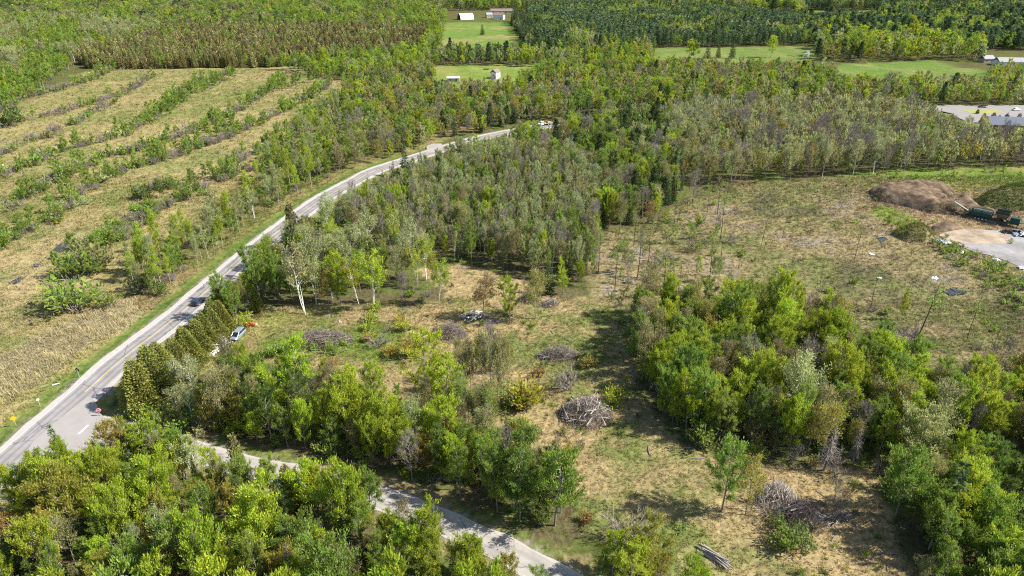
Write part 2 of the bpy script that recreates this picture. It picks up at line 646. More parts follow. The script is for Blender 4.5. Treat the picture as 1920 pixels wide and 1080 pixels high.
def mk_snag(rng, lod, mat=None):
    mb = MB()
    Hh = 10.0
    mb.tube([[0, 0, 0], [0.1, 0, 5], [0, 0.1, Hh]], [0.16, 0.1, 0.02], lodv(lod, 6, 4, 3), cap=False)
    n = lodv(lod, 420, 150, 80)
    t = 1 - np.sqrt(rng.random(n)) * 0.95
    az = rng.uniform(0, 6.28, n)
    R = 1.9 * (1 - t) ** 0.8 * rng.uniform(0.3, 1.1, n) + 0.1
    z = 1.0 + t * (Hh - 1)
    A = np.stack([np.cos(az) * R * 0.25, np.sin(az) * R * 0.25, z], 1)
    B = np.stack([np.cos(az + 0.15) * R, np.sin(az + 0.15) * R, z - 0.3 * R + rng.normal(0, 0.12, n)], 1)
    tw = ribbons(rng, A, B, lodv(lod, 0.05, 0.10, 0.16))
    return finish('snag', lod, rng, mb, None, DEADWOOD, LEAF, tw, mat or DEADWOOD)


def mk_slender(rng, lod):
    mb = MB()
    Hh = 15.0
    wob = rng.normal(0, 0.25, (4, 2)).cumsum(0)
    pts = np.array([[0, 0, 0], [wob[0, 0], wob[0, 1], 5], [wob[1, 0], wob[1, 1], 10], [wob[2, 0], wob[2, 1], 14.3]])
    mb.tube(pts, [0.15, 0.12, 0.09, 0.03], 6, cap=False)
    A, B = [], []
    for i in range(9):
        z = rng.uniform(9.5, 14.3)
        p = np.array([np.interp(z, pts[:, 2], pts[:, 0]), np.interp(z, pts[:, 2], pts[:, 1]), z])
        az = rng.uniform(0, 6.28)
        q = p + np.array([math.cos(az) * 1.0, math.sin(az) * 1.0, rng.uniform(0.4, 1.3)]) * rng.uniform(0.6, 1.4)
        mb.tube([p, q], [0.04, 0.012], 3, cap=False)
        A.append(p)
        B.append(q)
    A, B = np.array(A), np.array(B)
    return finish('slender', lod, rng, mb, leaves_on(rng, A, B, lodv(lod, 150, 60, 30), lodv(lod, 0.4, 0.6, 0.9), lodv(lod, 0.22, 0.35, 0.5), 0.4, 0.4), BARK_DARK, LEAF,
                  twigs_on(rng, A, B, 60, 0.8, 0.03), TWIG)


def bush(rng, lod, n, L, W, tw, H=2.4, R=1.6):
    mb = MB()
    A, B = [], []
    for i in range(lodv(lod, 22, 12, 8)):
        az, e = rng.uniform(0, 6.28), rng.uniform(0.5, 1.4)
        l = min(H / math.sin(e), R / max(0.15, math.cos(e))) * rng.uniform(0.7, 1.1)
        b0 = np.array([rng.normal(0, 0.25), rng.normal(0, 0.25), 0.0])
        d = np.array([math.cos(az) * math.cos(e), math.sin(az) * math.cos(e), math.sin(e)])
        mb.tube([b0, b0 + d * l], [0.035, 0.01], 3, cap=False)
        A.append(b0 + d * l * 0.3)
        B.append(b0 + d * l)
    A, B = np.array(A), np.array(B)
    return mb, (leaves_on(rng, A, B, n, L, W, 0.2, 0.5) if n else None), twigs_on(rng, A, B, tw[0], 0.8, tw[1], 0.5, 0.5)


def mk_shrub(rng, lod):
    mb, lv, tw = bush(rng, lod, *lodv(lod, (520, 0.34, 0.19), (190, 0.55, 0.34), (80, 0.85, 0.55)), lodv(lod, (60, 0.03), (25, 0.05), (10, 0.1)))
    return finish('shrub', lod, rng, mb, lv, BARK, LEAF, tw, TWIG)


def mk_bareshrub(rng, lod):
    mb, lv, tw = bush(rng, lod, *lodv(lod, (60, 0.3, 0.16), (25, 0.5, 0.3), (12, 0.7, 0.4)), lodv(lod, (420, 0.03), (150, 0.06), (70, 0.11)), 2.2, 1.7)
    return finish('bareshrub', lod, rng, mb, lv, BARK, LEAF, tw, TWIG)


KINDS = {
    'maple': dict(name='maple_tree', cat='maple tree', H=12, R=3.5, fn=mk_maple, n=(6, 4, 4), thing=('dome', 'maple'), seed=1),
    'aspen': dict(name='aspen_tree', cat='aspen tree', H=14, R=2.6, fn=mk_aspen, n=(5, 4, 4), seed=2),
    'poplar': dict(name='poplar_tree', cat='poplar tree', H=15, R=1.9, fn=mk_poplar, n=(5, 4, 3), seed=3),
    'birch': dict(name='birch_tree', cat='birch tree', H=14, R=2.7, fn=mk_birch, n=(6, 4, 3), seed=4),
    'budding': dict(name='budding_tree', cat='budding tree', H=13, R=2.7, fn=mk_budding, n=(5, 4, 4), seed=5),
    'bare': dict(name='bare_tree', cat='bare tree', H=12, R=2.7, fn=mk_bare, n=(4, 4, 3), seed=6),
    'cedar': dict(name='cedar_tree', cat='cedar tree', H=10, R=2.5, fn=mk_cedar, n=(4, 3, 4), seed=7),
    'spruce': dict(name='spruce_tree', cat='spruce tree', H=13, R=2.4, fn=mk_spruce, n=(3, 3, 3), seed=8),
    'pine': dict(name='pine_tree', cat='pine tree', H=15, R=2.7, fn=mk_pine, n=(3, 3, 3), seed=9),
    'snag': dict(name='dead_tree', cat='dead tree', H=10, R=1.9, fn=mk_snag, n=(3, 2, 2), seed=10),
    'redsnag': dict(name='dead_conifer', cat='dead conifer', H=10, R=1.9, fn=lambda r, l: mk_snag(r, l, TWIG_RED), n=(2, 1, 1), seed=11),
    'slender': dict(name='slender_tree', cat='thin tree', H=15, R=1.6, fn=mk_slender, n=(4, 1, 1), seed=12),
    'shrub': dict(name='leafy_shrub', cat='shrub', H=2.4, R=1.6, fn=mk_shrub, n=(5, 4, 3), seed=13),
    'bareshrub': dict(name='bare_shrub', cat='bare shrub', H=2.2, R=1.7, fn=mk_bareshrub, n=(4, 4, 3), seed=14),
}
for k_, d_ in KINDS.items():
    for lod_, key_ in enumerate(('near', 'mid', 'far')):
        d_[key_] = [d_['fn'](np.random.default_rng(d_['seed'] * 1000 + lod_ * 100 + i_), lod_) for i_ in range(d_['n'][lod_])]

# ------------------------------------------------------------------ scattering many copies as one mass
def mass(name, label, pts, scl, rot, idx, tint, meshes, group=None):
    """one object that draws copies of the meshes at its points"""
    pts = np.asarray(pts, np.float32)
    n = len(pts)
    if n == 0:
        return None
    col = bpy.data.collections.new(name + '_sources')
    for i, m in enumerate(meshes):
        o = bpy.data.objects.new('%s_source_%02d' % (name, i), m)
        col.objects.link(o)
    me = bpy.data.meshes.new(name)
    me.vertices.add(n)
    me.vertices.foreach_set('co', pts.ravel())
    at = me.attributes.new('scl', 'FLOAT_VECTOR', 'POINT')
    at.data.foreach_set('vector', np.asarray(scl, np.float32).ravel())
    at = me.attributes.new('rot', 'FLOAT_VECTOR', 'POINT')
    at.data.foreach_set('vector', np.asarray(rot, np.float32).ravel())
    at = me.attributes.new('idx', 'INT', 'POINT')
    at.data.foreach_set('value', np.asarray(idx, np.int32))
    at = me.attributes.new('tint', 'FLOAT_COLOR', 'POINT')
    at.data.foreach_set('color', np.concatenate([np.asarray(tint, np.float32), np.ones((n, 1), np.float32)], 1).ravel())
    ng = bpy.data.node_groups.new(name, 'GeometryNodeTree')
    ng.interface.new_socket('Geometry', in_out='INPUT', socket_type='NodeSocketGeometry')
    ng.interface.new_socket('Geometry', in_out='OUTPUT', socket_type='NodeSocketGeometry')
    N, L = ng.nodes, ng.links
    gi, go = N.new('NodeGroupInput'), N.new('NodeGroupOutput')
    ci = N.new('GeometryNodeCollectionInfo')
    ci.inputs['Collection'].default_value = col
    ci.inputs['Separate Children'].default_value = True
    ci.inputs['Reset Children'].default_value = True
    ip = N.new('GeometryNodeInstanceOnPoints')
    ip.inputs['Pick Instance'].default_value = True

    def attr(nm, tp):
        a = N.new('GeometryNodeInputNamedAttribute')
        a.data_type = tp
        a.inputs['Name'].default_value = nm
        return a.outputs[0]
    er = N.new('FunctionNodeEulerToRotation')
    L.new(attr('rot', 'FLOAT_VECTOR'), er.inputs[0])
    L.new(er.outputs[0], ip.inputs['Rotation'])
    L.new(attr('scl', 'FLOAT_VECTOR'), ip.inputs['Scale'])
    L.new(attr('idx', 'INT'), ip.inputs['Instance Index'])
    L.new(ci.outputs[0], ip.inputs['Instance'])
    L.new(gi.outputs[0], ip.inputs['Points'])
    L.new(ip.outputs[0], go.inputs[0])
    o = link(name, me)
    md = o.modifiers.new('copies', 'NODES')
    md.node_group = ng
    return tag(o, label, None, group, 'stuff')
# ------------------------------------------------------------------ the lie of the land (pixels of the photograph turned into ground points)
def smooth_line(pts, step=4.0):
    pts = np.asarray(pts, float)
    ext = np.concatenate([[2 * pts[0] - pts[1]], pts, [2 * pts[-1] - pts[-2]]])
    out = []
    for i in range(1, len(ext) - 2):
        p0, p1, p2, p3 = ext[i - 1:i + 3]
        n = max(2, int(np.linalg.norm(p2 - p1) / step))
        for t in np.linspace(0, 1, n, endpoint=False):
            out.append(0.5 * (2 * p1 + (p2 - p0) * t + (2 * p0 - 5 * p1 + 4 * p2 - p3) * t ** 2 + (3 * p1 - p0 - 3 * p2 + p3) * t ** 3))
    out.append(pts[-1])
    return np.array(out)


m_px = [(160, 735), (233, 670), (327, 597), (398, 536), (491, 457), (600, 376), (668, 338), (700, 321), (782, 294), (850, 273), (900, 259), (957, 247),
        (1025, 236), (1100, 226), (1257, 213), (1413, 208.5), (1560, 206), (1760, 204), (1920, 203), (2300, 202)]
m_g = GP(m_px)
d0_ = m_g[0] - m_g[1]
m_g = np.concatenate([[m_g[0] + d0_ * 7, m_g[0] + d0_ * 3.5, m_g[0] + d0_ * 1.5], m_g])
MAIN = smooth_line(m_g)
s_px = [(205, 800), (290, 822), (360, 844), (430, 867), (540, 889), (627, 907), (700, 929), (790, 961), (860, 992), (930, 1023), (1010, 1064), (1090, 1108)]
s_g = GP(s_px)
d1_ = (s_g[-1] - s_g[-2]) / np.linalg.norm(s_g[-1] - s_g[-2])
SIDE = smooth_line(np.concatenate([[G(120, 790)], [G(160, 795)], s_g, [s_g[-1] + d1_ * 60, s_g[-1] + d1_ * 200]]), 2.5)
YARD_PX = [(1760, 440), (1800, 428), (1860, 432), (1960, 428), (2300, 430), (2300, 540), (1925, 512), (1880, 488), (1820, 465), (1780, 452)]
LOT_PX = [(1752, 197), (1920, 197), (2300, 196), (2300, 226), (1920, 222), (1880, 224), (1850, 232), (1818, 230), (1800, 222), (1782, 212), (1755, 206)]
MAIN_S, SIDE_S = MAIN[::2], SIDE[::2]
YARD_G, LOT_G = GP(YARD_PX), GP(LOT_PX)


def sstep(a, b, x):
    t = np.clip((x - a) / (b - a), 0, 1)
    return t * t * (3 - 2 * t)


def dmain(x, y):
    return seg_dist(x, y, MAIN_S)


def dside(x, y):
    return seg_dist(x, y, SIDE_S)


def hfun(x, y, dm=None, ds=None):
    x, y = np.asarray(x, float), np.asarray(y, float)
    if dm is None:
        dm, ds = dmain(x, y), dside(x, y)
    flat = sstep(5.5, 16, dm) * sstep(3.8, 9, ds)
    flat = flat * (1 - in_poly(x, y, YARD_G)) * (1 - in_poly(x, y, LOT_G))
    h = (fbm(x, y, 30, 5, 3) - 0.5) * 1.2 + (fbm(x, y, 5, 9, 3) - 0.5) * 0.5
    ditch = -0.55 * sstep(5.2, 8.0, dm) * (1 - sstep(9.5, 13, dm))
    return flat * h + ditch - 0.06


def h1(x, y):
    return float(hfun(np.array([x]), np.array([y]))[0])


# ---- ground colours: what grows or lies there
FLOOR = ((0.12, 0.10, 0.055), (0.11, 0.13, 0.04))
TAN, GRN = (0.37, 0.275, 0.13), (0.17, 0.19, 0.055)
FIELD_PX = [(-500, 700), (-500, 250), (0, 212), (120, 165), (165, 132), (600, 123), (660, 170), (650, 330), (560, 385), (465, 458), (362, 540), (280, 590), (0, 830), (-200, 1000)]
REED_PX = [(-150, 880), (0, 765), (110, 695), (190, 640), (262, 588), (270, 560), (200, 572), (140, 600), (60, 640), (0, 672), (-200, 740)]
PINKFIELD_PX = [(-500, 430), (0, 425), (120, 410), (180, 440), (210, 500), (140, 570), (0, 640), (-500, 800)]
CLEAR_PX = [(345, 690), (400, 640), (470, 585), (560, 572), (700, 585), (845, 560), (790, 500), (880, 495), (960, 522), (1060, 560), (1150, 560), (1180, 600), (1190, 690), (1240, 780), (1300, 850),
            (1450, 880), (1640, 890), (1660, 960), (1720, 1080), (1720, 1300), (1330, 1300), (1230, 1080), (1120, 1000), (1080, 960), (1060, 905), (960, 830), (850, 770), (780, 760), (640, 760), (610, 700), (480, 660), (400, 700)]
RFIELD_PX = [(1120, 560), (1105, 520), (1130, 440), (1225, 420), (1265, 385), (1320, 352), (1420, 343), (1620, 330), (1800, 318), (1930, 312), (2400, 315), (2400, 800), (1860, 760), (1760, 745), (1650, 700), (1560, 625), (1400, 585), (1200, 585)]
MOWN_PX = [(345, 692), (395, 640), (440, 602), (480, 586), (560, 592), (560, 606), (505, 624), (460, 650), (415, 700)]
BARNF_PX = [(835, 42), (975, 42), (1003, 90), (825, 92)]
LOWM_PX = [(800, 122), (1010, 120), (1010, 175), (800, 178)]
MEADOWS = [[(1505, 20), (1645, 20), (1650, 44), (1510, 46)], [(1225, 90), (1525, 86), (1530, 112), (1225, 132)], [(1570, 121), (1680, 116), (1750, 114), (1800, 124), (1850, 134), (1850, 168), (1570, 170)]]
BELT_FLOOR_PX = [(500, 290), (650, 180), (830, 180), (960, 185), (1000, 200), (830, 262), (650, 330), (540, 380), (440, 470), (360, 535), (250, 590), (235, 520), (330, 430), (430, 360)]


def ground_color(x, y, dm=None, ds=None):
    """albedo of what covers the ground, linear RGB"""
    x, y = np.asarray(x, float), np.asarray(y, float)
    if dm is None:
        dm, ds = dmain(x, y), dside(x, y)
    jx, jy = (fbm(x, y, 9, 31, 3) - 0.5) * 7, (fbm(x, y, 9, 47, 3) - 0.5) * 7
    u, v = P(x + jx, y + jy)
    n1, n2, n3 = fbm(x, y, 26, 1, 4), fbm(x, y, 7, 2, 4), fbm(x, y, 2.6, 3, 2)

    def mixc(a, b, t):
        t = np.clip(t, 0, 1)[..., None]
        return np.asarray(a) * (1 - t) + np.asarray(b) * t

    c = mixc(*FLOOR, sstep(0.4, 0.65, n2))

    def put(poly, col):
        m = in_poly(u, v, poly)
        c[m] = col[m]
    g = 0.45 * n1 + 0.35 * n2 + 0.2 * n3
    fieldc = mixc((0.21, 0.215, 0.08), (0.335, 0.27, 0.135), sstep(0.35, 0.58, g))
    put(FIELD_PX, fieldc)
    put(PINKFIELD_PX, mixc((0.205, 0.21, 0.085), (0.38, 0.295, 0.165), sstep(0.40, 0.62, g)))
    put(BELT_FLOOR_PX, mixc((0.16, 0.16, 0.055), (0.25, 0.19, 0.10), sstep(0.4, 0.6, g)))
    put(REED_PX, mixc((0.29, 0.25, 0.145), (0.37, 0.305, 0.195), sstep(0.35, 0.6, g)))
    put(RFIELD_PX, mixc(mixc((0.18, 0.185, 0.075), (0.30, 0.235, 0.135), sstep(0.36, 0.60, g)), (0.29, 0.24, 0.195), sstep(0.58, 0.7, n2) * sstep(0.5, 0.62, n1)))
    damp = sstep(0.60, 0.72, fbm(x, y, 17, 201, 4))
    put(RFIELD_PX, mixc(c, (0.125, 0.115, 0.07), 0.65 * damp) * 0.93)
    put(CLEAR_PX, mixc((0.165, 0.185, 0.06), (0.35, 0.262, 0.145), sstep(0.33, 0.55, g)))
    put(MOWN_PX, mixc((0.25, 0.24, 0.085), (0.36, 0.27, 0.14), sstep(0.45, 0.6, g)))
    put([(480, 640), (760, 600), (760, 650), (600, 690), (480, 680)], mixc((0.15, 0.19, 0.045), (0.32, 0.26, 0.12), sstep(0.42, 0.6, g)))
    put(BARNF_PX, mixc((0.15, 0.22, 0.055), (0.26, 0.24, 0.10), sstep(0.5, 0.62, fbm(x * 0.3, y, 18, 77, 3))))
    put(LOWM_PX, mixc((0.17, 0.23, 0.055), (0.24, 0.25, 0.08), sstep(0.4, 0.7, n1)))
    for k, p in enumerate(MEADOWS):
        put(p, mixc((0.13, 0.20, 0.05) if k == 2 else (0.15, 0.20, 0.06), (0.20, 0.225, 0.08), sstep(0.4, 0.7, n1)))
    put([(1640, 392), (1680, 385), (1740, 410), (1745, 424), (1690, 424), (1640, 405)], mixc((0.15, 0.21, 0.045), (0.22, 0.22, 0.07), n2))
    put([(1560, 330), (1620, 318), (1950, 312), (2400, 312), (2400, 350), (1900, 346), (1800, 362), (1720, 335)], mixc((0.15, 0.20, 0.05), (0.24, 0.22, 0.08), sstep(0.4, 0.6, g)))
    put([(1620, 380), (1800, 372), (2400, 370), (2400, 440), (1780, 445), (1740, 425), (1680, 390)], mixc((0.33, 0.24, 0.15), (0.25, 0.18, 0.115), sstep(0.45, 0.6, g)))
    put([(1755, 200), (2300, 196), (2300, 240), (1830, 240)], mixc((0.22, 0.24, 0.08), (0.27, 0.25, 0.1), n2))
    c *= np.array([0.955, 0.985, 0.90])
    # the verges of the two roads
    left = np.zeros(x.shape, bool)
    ml = np.interp(y, MAIN_S[:40, 1], MAIN_S[:40, 0])
    left = (x < ml) & (y < 330)
    vm = (dm < 9.8 + 2.2 * (n2 - 0.5)) & left
    c[vm] = mixc((0.105, 0.165, 0.035), (0.20, 0.21, 0.065), sstep(0.42, 0.66, 0.5 * n2 + 0.5 * n3) * 0.7 + 0.35 * sstep(7, 10, dm))[vm]
    vr = (dm < 7.5) & ~left
    c[vr] = mixc((0.15, 0.18, 0.05), (0.22, 0.21, 0.07), n2)[vr]
    vs = ds < 5.6 + 2 * (n2 - 0.5)
    c[vs] = mixc((0.14, 0.165, 0.045), (0.25, 0.2, 0.10), sstep(0.4, 0.65, n2))[vs]
    gr = (ds < 2.7 + 0.6 * n3) | (dm < 5.0 + 0.5 * n3)
    c[gr] = mixc((0.29, 0.265, 0.225), (0.23, 0.205, 0.16), n3)[gr]
    return c


def axis(parts):
    out = []
    for a, b, s in parts:
        out.append(np.arange(a, b, s))
    return np.concatenate(out + [[parts[-1][1]]])


gx = axis([(-2600, -1300, 100), (-1300, -300, 10), (-300, 300, 1.6), (300, 1300, 10), (1300, 2600, 100)])
gy = axis([(-400, 60, 20), (60, 420, 1.6), (420, 1500, 6), (1500, 3600, 100)])
X, Y = np.meshgrid(gx, gy)
xf, yf = X.ravel(), Y.ravel()
DM, DS = dmain(xf, yf), dside(xf, yf)
zf = hfun(xf, yf, DM, DS)
nx, ny = len(gx), len(gy)
ii = np.arange(nx * ny).reshape(ny, nx)
gq = np.stack([ii[:-1, :-1], ii[:-1, 1:], ii[1:, 1:], ii[1:, :-1]], -1).reshape(-1, 4)


def ground_mat():
    m, nt, N, L, b = new_mat('ground_cover')
    a = N.new('ShaderNodeAttribute')
    a.attribute_name = 'cover'
    tc = N.new('ShaderNodeTexCoord')

    def noise(scale, det, lo, hi):
        nz = N.new('ShaderNodeTexNoise')
        nz.inputs['Scale'].default_value = scale
        nz.inputs['Detail'].default_value = det
        L.new(tc.outputs['Object'], nz.inputs['Vector'])
        r = N.new('ShaderNodeMapRange')
        r.inputs[1].default_value, r.inputs[2].default_value = 0.3, 0.7
        r.inputs[3].default_value, r.inputs[4].default_value = lo, hi
        L.new(nz.outputs[0], r.inputs[0])
        return r.outputs[0], nz.outputs[0]
    n1, raw1 = noise(0.9, 5, 0.68, 1.28)
    n2, raw2 = noise(0.12, 4, 0.85, 1.15)
    mu = N.new('ShaderNodeMath')
    mu.operation = 'MULTIPLY'
    L.new(n1, mu.inputs[0])
    L.new(n2, mu.inputs[1])
    hs = N.new('ShaderNodeHueSaturation')
    L.new(a.outputs['Color'], hs.inputs['Color'])
    L.new(mu.outputs[0], hs.inputs['Value'])
    L.new(hs.outputs[0], b.inputs['Base Color'])
    b.inputs['Roughness'].default_value = 1.0
    b.inputs['Specular IOR Level'].default_value = 0.0
    bp = N.new('ShaderNodeBump')
    bp.inputs['Strength'].default_value = 0.8
    bp.inputs['Distance'].default_value = 0.5
    L.new(raw1, bp.inputs['Height'])
    L.new(bp.outputs[0], b.inputs['Normal'])
    return m


GMAT = ground_mat()
gme = mesh_np('ground', np.stack([xf, yf, zf], 1), gq, [GMAT], smooth=True)
ca = gme.attributes.new('cover', 'FLOAT_COLOR', 'POINT')
gc = ground_color(xf, yf, DM, DS) * 0.74
ca.data.foreach_set('color', np.concatenate([gc, np.ones((len(gc), 1))], 1).astype(np.float32).ravel())
tag(link('ground', gme), 'rolling ground of dry grass, moss and leaf litter under the whole view', None, None, 'structure')


# ---- roads
def strip(line, off0, off1, z, closed=False):
    d = np.gradient(line, axis=0)
    d /= np.linalg.norm(d, axis=1, keepdims=True)
    nrm = np.stack([d[:, 1], -d[:, 0]], 1)         # to the right of travel
    o0 = np.broadcast_to(np.asarray(off0, float), (len(line),))[:, None]
    o1 = np.broadcast_to(np.asarray(off1, float), (len(line),))[:, None]
    a, b = line + nrm * o0, line + nrm * o1
    v = np.concatenate([np.c_[a, np.full(len(a), z)], np.c_[b, np.full(len(b), z)]])
    n = len(line)
    i = np.arange(n - 1)
    return v, np.stack([i, i + n, i + n + 1, i + 1], 1)


def asphalt_mat(name, base, tracks, crack=True):
    """weathered asphalt with wheel tracks across the width (attribute side in metres)"""
    m, nt, N, L, b = new_mat(name)
    a = N.new('ShaderNodeAttribute')
    a.attribute_name = 'side'
    tc = N.new('ShaderNodeTexCoord')
    cr = N.new('ShaderNodeValToRGB')
    mr = N.new('ShaderNodeMapRange')
    mr.inputs[1].default_value, mr.inputs[2].default_value = -4, 4
    L.new(a.outputs['Fac'], mr.inputs[0])
    L.new(mr.outputs[0], cr.inputs[0])
    els = cr.color_ramp.elements
    els[0].position, els[0].color = tracks[0][0], (*[tracks[0][1]] * 3, 1)
    els[1].position, els[1].color = tracks[-1][0], (*[tracks[-1][1]] * 3, 1)
    for p, g in tracks[1:-1]:
        e = els.new(p)
        e.color = (g, g, g, 1)
    nz = N.new('ShaderNodeTexNoise')
    nz.inputs['Scale'].default_value = 0.22
    nz.inputs['Detail'].default_value = 10
    nz.inputs['Roughness'].default_value = 0.7
    L.new(tc.outputs['Object'], nz.inputs['Vector'])
    r = N.new('ShaderNodeMapRange')
    r.inputs[1].default_value, r.inputs[2].default_value = 0.3, 0.7
    r.inputs[3].default_value, r.inputs[4].default_value = 0.76, 1.18
    L.new(nz.outputs[0], r.inputs[0])
    m1 = N.new('ShaderNodeMix')
    m1.data_type, m1.blend_type = 'RGBA', 'MULTIPLY'
    m1.inputs[0].default_value = 1
    m1.inputs[6].default_value = (*base, 1)
    L.new(cr.outputs[0], m1.inputs[7])
    m2 = N.new('ShaderNodeMix')
    m2.data_type, m2.blend_type = 'RGBA', 'MULTIPLY'
    m2.inputs[0].default_value = 1
    L.new(m1.outputs[2], m2.inputs[6])
    L.new(r.outputs[0], m2.inputs[7])
    vo = N.new('ShaderNodeTexVoronoi')          # tarred cracks
    vo.feature = 'DISTANCE_TO_EDGE'
    vo.inputs['Scale'].default_value = 0.11
    wn_ = N.new('ShaderNodeTexNoise')
    wn_.inputs['Scale'].default_value = 0.5
    wm = N.new('ShaderNodeMix')
    wm.data_type = 'RGBA'
    wm.blend_type = 'ADD'
    wm.inputs[0].default_value = 1.0
    L.new(tc.outputs['Object'], wm.inputs[6])
    L.new(wn_.outputs[1], wm.inputs[7])
    L.new(tc.outputs['Object'], wn_.inputs['Vector'])
    L.new(wm.outputs[2], vo.inputs['Vector'])
    vr = N.new('ShaderNodeMapRange')
    vr.inputs[1].default_value, vr.inputs[2].default_value = 0.004, 0.014
    vr.inputs[3].default_value, vr.inputs[4].default_value = 0.55, 1.0
    L.new(vo.outputs[0], vr.inputs[0])
    m3 = N.new('ShaderNodeMix')
    m3.data_type, m3.blend_type = 'RGBA', 'MULTIPLY'
    m3.inputs[0].default_value = 1
    L.new(m2.outputs[2], m3.inputs[6])
    L.new(vr.outputs[0], m3.inputs[7])
    L.new(m3.outputs[2], b.inputs['Base Color'])
    b.inputs['Roughness'].default_value = 0.9
    b.inputs['Specular IOR Level'].default_value = 0.2
    return m


def road(name, label, line, hw, z, mat, cols=8, wig=0.0):
    vs, n = [], len(line)
    offs = np.linspace(-hw, hw, cols + 1)
    d = np.gradient(line, axis=0)
    d /= np.linalg.norm(d, axis=1, keepdims=True)
    nrm = np.stack([d[:, 1], -d[:, 0]], 1)
    rows, side = [], []
    for o in offs:
        w = o + (wig * (vnoise(line[:, 0], line[:, 1], 3.0, int(abs(o) * 7) + 3) - 0.5) if abs(o) > hw * 0.95 and wig else 0)
        p = line + nrm * np.broadcast_to(w, (n,))[:, None]
        rows.append(np.c_[p, np.full(n, z)])
        side.append(np.full(n, o))
    v = np.concatenate(rows)
    q = []
    i = np.arange(n - 1)
    for k in range(cols):
        q.append(np.stack([k * n + i, (k + 1) * n + i, (k + 1) * n + i + 1, k * n + i + 1], 1))
    me = mesh_np(name, v, np.concatenate(q), [mat])
    at = me.attributes.new('side', 'FLOAT', 'POINT')
    at.data.foreach_set('value', np.concatenate(side).astype(np.float32))
    return tag(link(name, me), label, None, None, 'structure')


GRAVEL = plain('gravel', (0.33, 0.305, 0.28), 1.0, 0, 0.16, 0.8, 0)
SAND = plain('sand_dirt', (0.28, 0.22, 0.16), 1.0, 0, 0.3, 0.2, 0)
ASPH = asphalt_mat('asphalt', (0.225, 0.213, 0.207), [(0.0, 1.1), (0.16, 1.05), (0.22, 0.70), (0.28, 0.98), (0.36, 1.0), (0.42, 0.70), (0.49, 1.0), (0.57, 0.98), (0.63, 0.70), (0.7, 1.0), (0.77, 0.98), (0.83, 0.70), (0.9, 1.05), (1.0, 1.1)])
ASPH2 = asphalt_mat('side_road_asphalt', (0.28, 0.26, 0.235), [(0.0, 1.0), (0.3, 1.05), (0.38, 0.88), (0.5, 1.08), (0.62, 0.88), (0.7, 1.05), (1.0, 1.0)])
YELLOW = plain('yellow_line_paint', (0.60, 0.40, 0.10), 0.8, 0, 0.25, 0.6)
WHITE_P = plain('white_line_paint', (0.66, 0.64, 0.60), 0.8, 0, 0.2, 0.6)
road('road_shoulder', 'pale gravel shoulders along both sides of the main road', MAIN, 4.7, 0.0, GRAVEL, 2, 0.8)
road('side_road_shoulder', 'gravel edges of the narrow side road', SIDE, 2.8, 0.004, GRAVEL, 2, 0.7)
road('road', 'grey two-lane main road with darker wheel tracks', MAIN, 3.4, 0.012, ASPH, 8)
road('side_road', 'pale narrow side road curving away from the junction', SIDE, 2.3, 0.016, ASPH2, 6, 0.5)
# junction apron
ap = GP([(62, 828), (100, 795), (140, 762), (166, 743), (176, 748), (183, 762), (190, 777), (203, 789), (220, 796), (236, 801), (245, 807), (232, 822), (200, 835), (150, 850), (90, 870), (30, 880)])
apm = MB()
c_ = ap.mean(0)
apm.add(np.c_[np.concatenate([ap, [c_]]), np.full(len(ap) + 1, 0.020)], (), [[len(ap), i, (i + 1) % len(ap)] for i in range(len(ap))])
apo = link('junction_pavement', apm.mesh('junction_pavement', plain('apron_asphalt', (0.25, 0.233, 0.22), 0.95, 0, 0.14, 0.5, 0.1)))
tag(apo, 'worn pavement flaring where the side road meets the main road', None, None, 'structure')
# markings
i0 = int(np.argmin(np.hypot(*(MAIN - G(158, 737)).T)))
i1 = int(np.argmin(np.hypot(*(MAIN - G(1000, 240)).T)))
for nm, a, b, sl, mt, lb in (('centre_line', -0.07, 0.07, MAIN[i0:i1], YELLOW, 'yellow centre line ending at the junction'),
                             ('edge_line', -3.28, -3.18, MAIN[:i1], WHITE_P, 'thin white edge line on the field side of the road'),
                             ('edge_line', 3.18, 3.28, MAIN[i0 + 4:i1], WHITE_P, 'thin white edge line on the wooded side of the road')):
    v, q = strip(sl, a, b, 0.026)
    tag(link(nm, mesh_np(nm, v, q, [mt])), lb, None, None, 'structure')
pa, pb = G(147, 814), G(166, 797)
dd = unit(pb - pa)
nn = np.array([dd[1], -dd[0]]) * 0.22
sb = MB()
sb.add([[*(pa + nn), 0.032], [*(pb + nn), 0.032], [*(pb - nn), 0.032], [*(pa - nn), 0.032]], [[0, 1, 2, 3]])
tag(sb.build('stop_line', WHITE_P), 'white stop line painted across the mouth of the side road', None, None, 'structure')


def mound_mat(name, a, b_, sc=0.35):
    m, nt, N, L, b = new_mat(name)
    tc = N.new('ShaderNodeTexCoord')
    nz = N.new('ShaderNodeTexNoise')
    nz.inputs['Scale'].default_value = sc
    nz.inputs['Detail'].default_value = 8
    nz.inputs['Roughness'].default_value = 0.65
    L.new(tc.outputs['Object'], nz.inputs['Vector'])
    cr = N.new('ShaderNodeValToRGB')
    cr.color_ramp.elements[0].position, cr.color_ramp.elements[0].color = 0.36, (*a, 1)
    cr.color_ramp.elements[1].position, cr.color_ramp.elements[1].color = 0.62, (*b_, 1)
    L.new(nz.outputs[0], cr.inputs[0])
    L.new(cr.outputs[0], b.inputs['Base Color'])
    b.inputs['Roughness'].default_value = 1
    b.inputs['Specular IOR Level'].default_value = 0
    bp = N.new('ShaderNodeBump')
    bp.inputs['Strength'].default_value = 1.0
    bp.inputs['Distance'].default_value = 0.6
    L.new(nz.outputs[0], bp.inputs['Height'])
    L.new(bp.outputs[0], b.inputs['Normal'])
    return m


mound_mat_early = mound_mat


